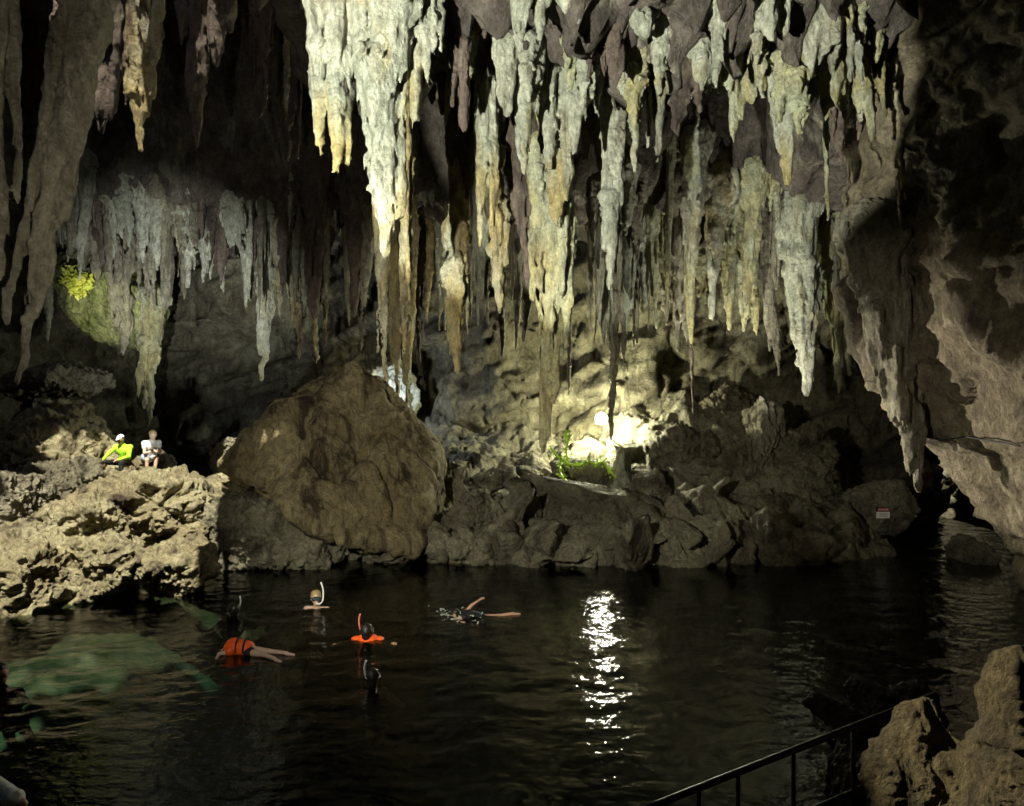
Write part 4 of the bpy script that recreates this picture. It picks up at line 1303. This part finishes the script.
for dx in (0.02, 0.20):
    c0 = j['chest'] + V3(dx, -0.05 * dx / 0.2, 0.03)
    tube('strap', [c0 + 0.212 * V3(0, math.cos(a), 0) + V3(0, 0, 0.205 * math.sin(a)) for a in np.linspace(-0.2, PI + 0.2, 11)], 0.020, 'black_cloth', vest, 6)
hair(t, j, fr, 'hair')
cloth('shorts', grow([(j['pelvis'] - j['rt'] * 0.09, j['pelvis'] + j['rt'] * 0.09, 0.095, 0.095)], 0.02), 'black_cloth', t, seed=12)

j = floater(look=V3(-0.2, 1, 0.1), hz=0.09)
t, tors, arm, leg, fr = person(j, 'skin', 'dark-haired swimmer in a black top with a short white snorkel tip', wl(233, 616), 0.5)
cloth('top', grow(tors, 0.015) + grow(arm['L'][:1], 0.012) + grow(arm['R'][:1], 0.012), 'black_cloth', t)
hair(t, j, fr, 'hair')
mask(t, j, fr)
snorkel(t, j, fr, 'white_plastic', 1, 0.36)

j = floater(look=V3(0.35, -1, 0.05), hz=0.19, arms=dict(shL=V3(0.18, 0.08, -0.04), shR=V3(-0.18, 0.06, -0.02), neck=V3(0, 0.04, 0.01), chest=V3(0, 0.1, -0.2)))
t, tors, arm, leg, fr = person(j, 'skin_pale', 'fair swimmer facing the entrance with mask and white snorkel, shoulders above water', wl(316, 609))
hair(t, j, fr, 'hair_fair')
mask(t, j, fr)
snorkel(t, j, fr, 'white_plastic', -1, 0.37)

j = floater(look=V3(0.1, 1, 0.0), hz=0.12, arms=dict(elL=V3(0.32, 0.12, -0.08), elR=V3(-0.32, 0.12, -0.08), wrL=V3(0.42, -0.10, -0.03), wrR=V3(-0.44, -0.12, -0.04), shL=V3(0.18, 0.08, -0.06), shR=V3(-0.18, 0.08, -0.06), chest=V3(0, 0.10, -0.20), neck=V3(0, 0.04, -0.04)))
t, tors, arm, leg, fr = person(j, 'skin', 'swimmer seen from behind in an orange vest with a red snorkel, arms spread', wl(367, 640))
cloth('life_vest', grow([(V3(0, 0.10, -0.45), V3(0, 0.06, -0.08), 0.15, 0.14), (j['shL'], j['shR'], 0.06, 0.06)], 0.035), 'orange', t)
hair(t, j, fr, 'hair')
mask(t, j, fr)
snorkel(t, j, fr, 'red_plastic', -1, 0.40)

j = floater(look=V3(0.0, 1, 0.0), hz=0.12)
t, tors, arm, leg, fr = person(j, 'skin', 'black-haired swimmer seen from behind with a tall white snorkel, low in dark water', wl(373, 686), 0.0, 0.9)
cloth('top', grow(tors, 0.015), 'black_cloth', t)
hair(t, j, fr, 'hair', 0.03)
mask(t, j, fr, rim='white_plastic')
snorkel(t, j, fr, 'white_plastic', -1, 0.37)

# the one who splashes on his front, one arm lifted
j = dict(rt=V3(0.15, 1.0, 0) / 1.01, pelvis=V3(0.30, 0.05, -0.08), chest=V3(0, 0, 0.0), neck=V3(-0.17, 0, 0.03), head=V3(-0.30, 0, 0.02), look=V3(-0.7, 0, -0.6), up=V3(-0.6, 0.1, 0.7),
         shL=V3(-0.08, 0.18, 0.03), shR=V3(-0.08, -0.18, 0.02), elL=V3(0.08, 0.22, 0.20), wrL=V3(0.27, 0.16, 0.34), elR=V3(-0.32, -0.24, -0.04), wrR=V3(-0.12, -0.42, -0.03),
         knL=V3(0.72, 0.10, -0.04), anL=V3(1.08, 0.14, 0.02), toL=V3(1.25, 0.16, 0.0), knR=V3(0.70, -0.08, -0.10), anR=V3(1.02, -0.1, -0.16))
t, tors, arm, leg, fr = person(j, 'skin', 'swimmer doing a stroke with one arm lifted out of the water', wl(468, 616), 0.0, 0.72)
hair(t, j, fr, 'hair')
cloth('top', grow(tors, 0.015), 'black_cloth', t)

r = np.random.RandomState(4)
c0 = wl(458, 617)
sg = []
for k in range(42):                                   # torn foam and spray thrown up by the stroke
    p = V3(r.normal(0, 0.26), r.normal(0, 0.20), abs(r.normal(0.0, 0.035)))
    q = p + V3(r.normal(0, 0.06), r.normal(0, 0.04), r.normal(0, 0.02))
    sg.append((p, q, r.uniform(0.006, 0.016), r.uniform(0.004, 0.010)))
nz = lambda p: 0.010 * gn(p * 38, 3) + 0.006 * gn(p * 80, 4)
vf, ff = sdf_mesh(V3(-0.75, -0.6, -0.05), V3(0.75, 0.6, 0.2), 0.009, sg, 0.012, nz, 0.02)
M['foam'] = flat_mat('foam', (0.32, 0.36, 0.30), 0.3, 0.6)
o = obj('splash_foam', mk_mesh('splash_foam', vf, ff), M['foam'], loc=c0)
o['kind'] = 'stuff'
tag(o, 'white splash of foam and drops round the stroking swimmer', 'splash')

j = floater(look=V3(1, -0.3, 0.0), hz=0.13)
t, tors, arm, leg, fr = person(j, 'skin', 'dark-haired bather cut off by the picture edge above the green shallows', wl(0, 684))
cloth('top', grow(tors, 0.015), 'black_cloth', t)
hair(t, j, fr, 'hair', 0.06)

# bather at the corner: only the white sleeve and an elbow reach into the picture
q0 = P(12, 794, 6.2)
j = dict(rt=X_, pelvis=V3(-0.46, 0.25, -0.52), chest=V3(-0.42, 0.12, -0.15), neck=V3(-0.44, 0.04, 0.06), head=V3(-0.46, -0.02, 0.20), look=V3(0.2, 1, 0), shL=V3(-0.20, 0.05, 0.04), shR=V3(-0.60, 0.08, 0.02),
         elL=V3(0.10, -0.02, -0.08), wrL=V3(0.02, -0.18, -0.28), elR=V3(-0.8, 0, -0.2), wrR=V3(-0.85, -0.2, -0.3))
t, tors, arm, leg, fr = person(j, 'skin', 'bather in a white T-shirt at the corner, one bent elbow over the water', q0)
cloth('t_shirt', grow(tors, 0.018) + grow([(a[0][0], a[0][0] * 0.28 + a[0][1] * 0.72, 0.056, 0.060) for a in (arm['L'], arm['R'])], 0.022), 'white', t)
hair(t, j, fr, 'hair')
# ------------------------------------------------------------------ lamps, sign, plants, rail, cable
bpy.context.view_layer.update()


def surf(name, x, y, default, tol=4.0, take=min):
    """Depth at which an object's surface is seen at pixel x, y."""
    best = []
    for o in bpy.data.objects:
        if o.type == 'MESH' and o.get('label', o.name).startswith(name):
            n = len(o.data.vertices)
            c = np.zeros(n * 3, np.float32)
            o.data.vertices.foreach_get('co', c)
            c = c.reshape(-1, 3) + np.array(o.location)
            dd = np.maximum(c[:, 1], 0.1)
            m = (np.abs(512 + c[:, 0] / dd * FPX - x) < tol) & (np.abs(403 - (c[:, 2] - EYE) / dd * FPX - y) < tol) & (c[:, 1] > 0.5)
            if m.any():
                best.append(float(c[m, 1].min()))
    return take(best) if best else default


def box(bm_parts, name, mat, parent=None, bevel=0.006, loc=None, rot=None):
    vs, fs, n0 = [], [], 0
    for (cx, cy, cz), (sx, sy, sz) in bm_parts:
        c = np.array([[a, b, d] for a in (-1, 1) for b in (-1, 1) for d in (-1, 1)]) * 0.5 * np.array([sx, sy, sz]) + np.array([cx, cy, cz])
        vs.append(c)
        fs += [[q + n0 for q in fc] for fc in ((0, 1, 3, 2), (4, 6, 7, 5), (0, 4, 5, 1), (2, 3, 7, 6), (0, 2, 6, 4), (1, 5, 7, 3))]
        n0 += 8
    m = bpy.data.meshes.new(name)
    m.from_pydata(np.concatenate(vs).tolist(), [], fs)
    m.update()
    o = obj(name, m, M[mat], parent, loc)
    if rot is not None:
        o.rotation_euler = rot
    if bevel:
        b = o.modifiers.new('edge', 'BEVEL')
        b.width, b.segments = bevel, 2
    return o


M['housing'] = flat_mat('black_lamp_housing', (0.03, 0.03, 0.03), 0.5, 0.4)
M['glow'] = glow_mat('floodlight_glass', (1.0, 1.0, 0.86), 300.0)
M['glow_cool'] = glow_mat('cool_floodlight_glass', (0.85, 0.92, 1.0), 40.0)
M['steel'] = flat_mat('worn_steel', (0.05, 0.05, 0.05), 0.42, 0.5, 0.9)


def floodlight(loc, rot, s, glow, label):
    t = thing('floodlight', label, 'floodlight', loc)
    t.rotation_euler = rot
    box([((0, 0.05 * s, 0), (0.44 * s, 0.10 * s, 0.34 * s)), ((0, 0.12 * s, 0), (0.36 * s, 0.05 * s, 0.06 * s)), ((0, 0.12 * s, 0.09 * s), (0.36 * s, 0.05 * s, 0.03 * s)), ((0, 0.12 * s, -0.09 * s), (0.36 * s, 0.05 * s, 0.03 * s))], 'housing', 'housing', t)
    tube('glass', [V3(0, -0.012 * s, 0), V3(0, 0.02 * s, 0)], 0.25 * s, glow, t, 24)
    box([((-0.235 * s, 0.06 * s, -0.08 * s), (0.02 * s, 0.04 * s, 0.30 * s)), ((0.235 * s, 0.06 * s, -0.08 * s), (0.02 * s, 0.04 * s, 0.30 * s)), ((0, 0.06 * s, -0.235 * s), (0.49 * s, 0.04 * s, 0.02 * s))], 'bracket', 'steel', t, 0.003)
    return t


floodlight(FLOOD + np.array([0, -0.9, 0]), (math.radians(-22), 0, math.radians(-8)), 0.75, 'glow', 'burning floodlight on the far bank, blinding white against the wall')

# warning sign on the rock by the tunnel
ds = surf('rounded rock that carries', 883, 513, 18.0) - 0.03
c = P(883, 513, ds)
t = thing('warning_sign', 'small white warning sign with a dark red header by the tunnel', 'sign', c, 0.08)
u = ds / FPX
box([((0, 0, -2.0 * u), (14.0 * u, 0.02, 6.4 * u))], 'white_panel', 'white_plastic', t, 0.002)
M['sign_black'] = flat_mat('sign_black', (0.02, 0.012, 0.012), 0.5)
M['sign_red'] = flat_mat('sign_red', (0.42, 0.03, 0.04), 0.5)
hd = box([((0, 0, 3.5 * u), (14.0 * u, 0.024, 4.4 * u))], 'header', 'sign_black', t, 0.002)
box([((0, -0.0145, 3.5 * u), (11.6 * u, 0.004, 2.8 * u))], 'header_plate', 'sign_red', hd, 0.0)
cu = bpy.data.curves.new('header_lettering', 'FONT')
cu.body = 'DANGER'
cu.align_x, cu.align_y = 'CENTER', 'CENTER'
cu.size = 2.7 * u
cu.extrude = 0.001
tx = bpy.data.objects.new('header_lettering', cu)
COL.objects.link(tx)
bpy.context.view_layer.update()
me = bpy.data.meshes.new_from_object(tx.evaluated_get(bpy.context.evaluated_depsgraph_get()))
bpy.data.objects.remove(tx)
me.name = 'header_lettering'
me.materials.clear()
tx = obj('header_lettering', me, M['white_plastic'], hd, (0, -0.0185, 3.5 * u))
tx.rotation_euler = (PI / 2, 0, 0)
M['sign_grey'] = flat_mat('sign_print', (0.30, 0.28, 0.28), 0.6)
box([((0, -0.012, (-0.6 - 1.3 * k) * u), ((9.5 - 1.6 * (k % 2)) * u, 0.003, 0.55 * u)) for k in range(3)], 'printed_lettering', 'sign_grey', t, 0.0)

# a small pale box on the rocks under the vine
c = P(573, 487, surf('grooved brown block', 566, 492, 18.8) - 0.12)
t = thing('junction_box', 'small pinkish white box sitting on the rocks under the vine', 'box', c, 0.5)
t.rotation_euler = (0.2, 0.35, 0.5)
M['pink_white'] = flat_mat('pinkish_white_plastic', (0.80, 0.68, 0.68), 0.4)
box([((0, 0, 0), (0.24, 0.16, 0.20))], 'box', 'pink_white', t, 0.015)
box([((0, -0.088, 0), (0.20, 0.014, 0.16))], 'lid', 'white_plastic', t, 0.004)

# green vine over the pale angular block, lit by the floodlight
m, tt, b = new_mat('vine_leaf')
g = tt.nodes.new('ShaderNodeNewGeometry').outputs['Position']
tt.links.new(ramp(tt, noise_tex(tt, g, 6, 3), 0.35, 0.65, (0.32, 0.56, 0.03, 1), (0.55, 0.72, 0.08, 1)), b.inputs['Base Color'])
b.inputs['Roughness'].default_value = 0.55
M['leaf'] = m
M['stem'] = flat_mat('vine_stem', (0.46, 0.66, 0.07), 0.6)


def leaf_mesh(pts, nrm_up, seed, size, n):
    r = np.random.RandomState(seed)
    vs, fs = [], []
    for p in pts:
        for k in range(n):
            q = p + r.normal(0, 0.045, 3)
            d = r.normal(size=3) + np.array([0, -0.3, 0.1])
            d /= np.linalg.norm(d)
            s = np.cross(d, r.normal(size=3))
            s /= np.linalg.norm(s)
            up = np.cross(s, d)
            L = size * r.uniform(0.6, 1.3)
            o0 = len(vs)
            vs += [q, q + d * L * 0.45 + s * L * 0.27 + up * L * 0.08, q + d * L - up * L * 0.1, q + d * L * 0.45 - s * L * 0.27 + up * L * 0.08, q + d * L * 0.5]
            fs += [[o0, o0 + 1, o0 + 4], [o0 + 1, o0 + 2, o0 + 4], [o0 + 2, o0 + 3, o0 + 4], [o0 + 3, o0, o0 + 4]]
    m = bpy.data.meshes.new('leaves')
    m.from_pydata(np.array(vs).tolist(), [], fs)
    m.update()
    return m


def on(x, y, dflt):
    a = surf('pale angular block', x, y, 99)
    b_ = surf('grooved brown block', x, y, 99)
    dpt = min(a, b_, dflt)
    return P(x, y, dpt - 0.10)


vt = thing('green_vine', 'bright green creeper draped over the pale block under the floodlight', 'vine', P(575, 470, 19.6))
main = [on(x, y, 19.9) for x, y in ((551, 448), (556, 455), (562, 459), (570, 464), (580, 465), (588, 461), (596, 464), (603, 462), (609, 470), (617, 478))]
down = [on(x, y, 19.9) for x, y in ((561, 458), (560, 468), (562, 477), (567, 482), (570, 488))]
upv = [on(x, y, 20.1) for x, y in ((568, 462), (566, 450), (568, 440), (565, 432))]
off = np.array(vt.location)
for k, br in enumerate((main, down, upv)):
    br = [p - off for p in br]
    tube('stem', br, 0.034, 'stem', vt, 6)
    pts = catmull(br, 40 if k == 0 else 22)
    o = obj('leaves', leaf_mesh(pts, None, 30 + k, 0.11, 3), M['leaf'], vt)

# sunlit plant high in the recess
c = P(79, 281, surf('mossy yellow-green', 79, 276, 22.5) - 0.15)
bt = thing('leafy_plant', 'bright yellow-green leafy plant rooted in the high mossy recess', 'plant', c)
r = np.random.RandomState(2)
pts = [V3(r.normal(0, 0.26), r.normal(0, 0.12), r.normal(0, 0.15)) for _ in range(26)]
m, tt, b = new_mat('plant_leaf')
g = tt.nodes.new('ShaderNodeNewGeometry').outputs['Position']
tt.links.new(ramp(tt, noise_tex(tt, g, 5, 3), 0.35, 0.65, (0.42, 0.48, 0.05, 1), (0.70, 0.68, 0.14, 1)), b.inputs['Base Color'])
M['leaf2'] = m
obj('foliage', leaf_mesh(pts, None, 77, 0.22, 16), M['leaf2'], bt)
for k in range(5):
    tube('stem', [V3(0.05 * k - 0.1, 0.1, -0.3), V3(0.08 * k - 0.16, 0.0, -0.1), V3(0.16 * k - 0.32, -0.05, 0.1)], 0.014, 'stem', bt, 6)

# handrail down to the water
rl = thing('handrail', 'dark metal handrail descending along the near shore', 'handrail', P(780, 760, 5.3))
off = np.array(rl.location)
A, B = P(640, 811, 4.7), P(936, 694, 5.7)
rail = lambda s, dz=0.0: A + (B - A) * s + V3(0, 0, -dz) - off
tube('top_rail', [rail(0), rail(0.5), rail(1.0)], 0.024, 'steel', rl, 12)
tube('lower_rail', [rail(0.25, 0.48), rail(0.6, 0.48), rail(1.0, 0.48)], 0.016, 'steel', rl, 10)
for s in (0.17, 0.29, 0.47, 0.68, 1.0):
    tube('post', [rail(s, 0.0), rail(s, 1.5)], 0.016 if s < 1 else 0.026, 'steel', rl, 10)

# ground of the near shore below the entrance rocks and the stairs
xs = np.arange(0.5, 9, 0.08)
ys = np.arange(-2, 7.6, 0.08)
X, Y = np.meshgrid(xs, ys, indexing='ij')
z = -0.6 + 0.55 * np.clip(X - 2.2, 0, 3) - 1.2 * np.clip((Y - 6.2) / 1.2, 0, 1)
v = np.stack([X.ravel(), Y.ravel(), z.ravel()], 1)
v[:, 2] += 0.16 * ridged(v * 0.9, 4, 111)
struct(obj('near_shore', mk_mesh('near_shore', v, grid_faces(*X.shape)), M['near']))

# thin cable along the foot of the vault
M['cable'] = flat_mat('black_cable', (0.02, 0.02, 0.02), 0.6)
pts = [P(x, y, surf('cave_vault', x, y, 12.5) - 0.04) for x, y in ((908, 434), (925, 437), (945, 440), (965, 437), (985, 440), (1005, 443), (1020, 446))]
tag(tube('cable', pts, 0.014, 'cable'), 'thin dark cable strung across the smooth vault near its foot', 'cable')
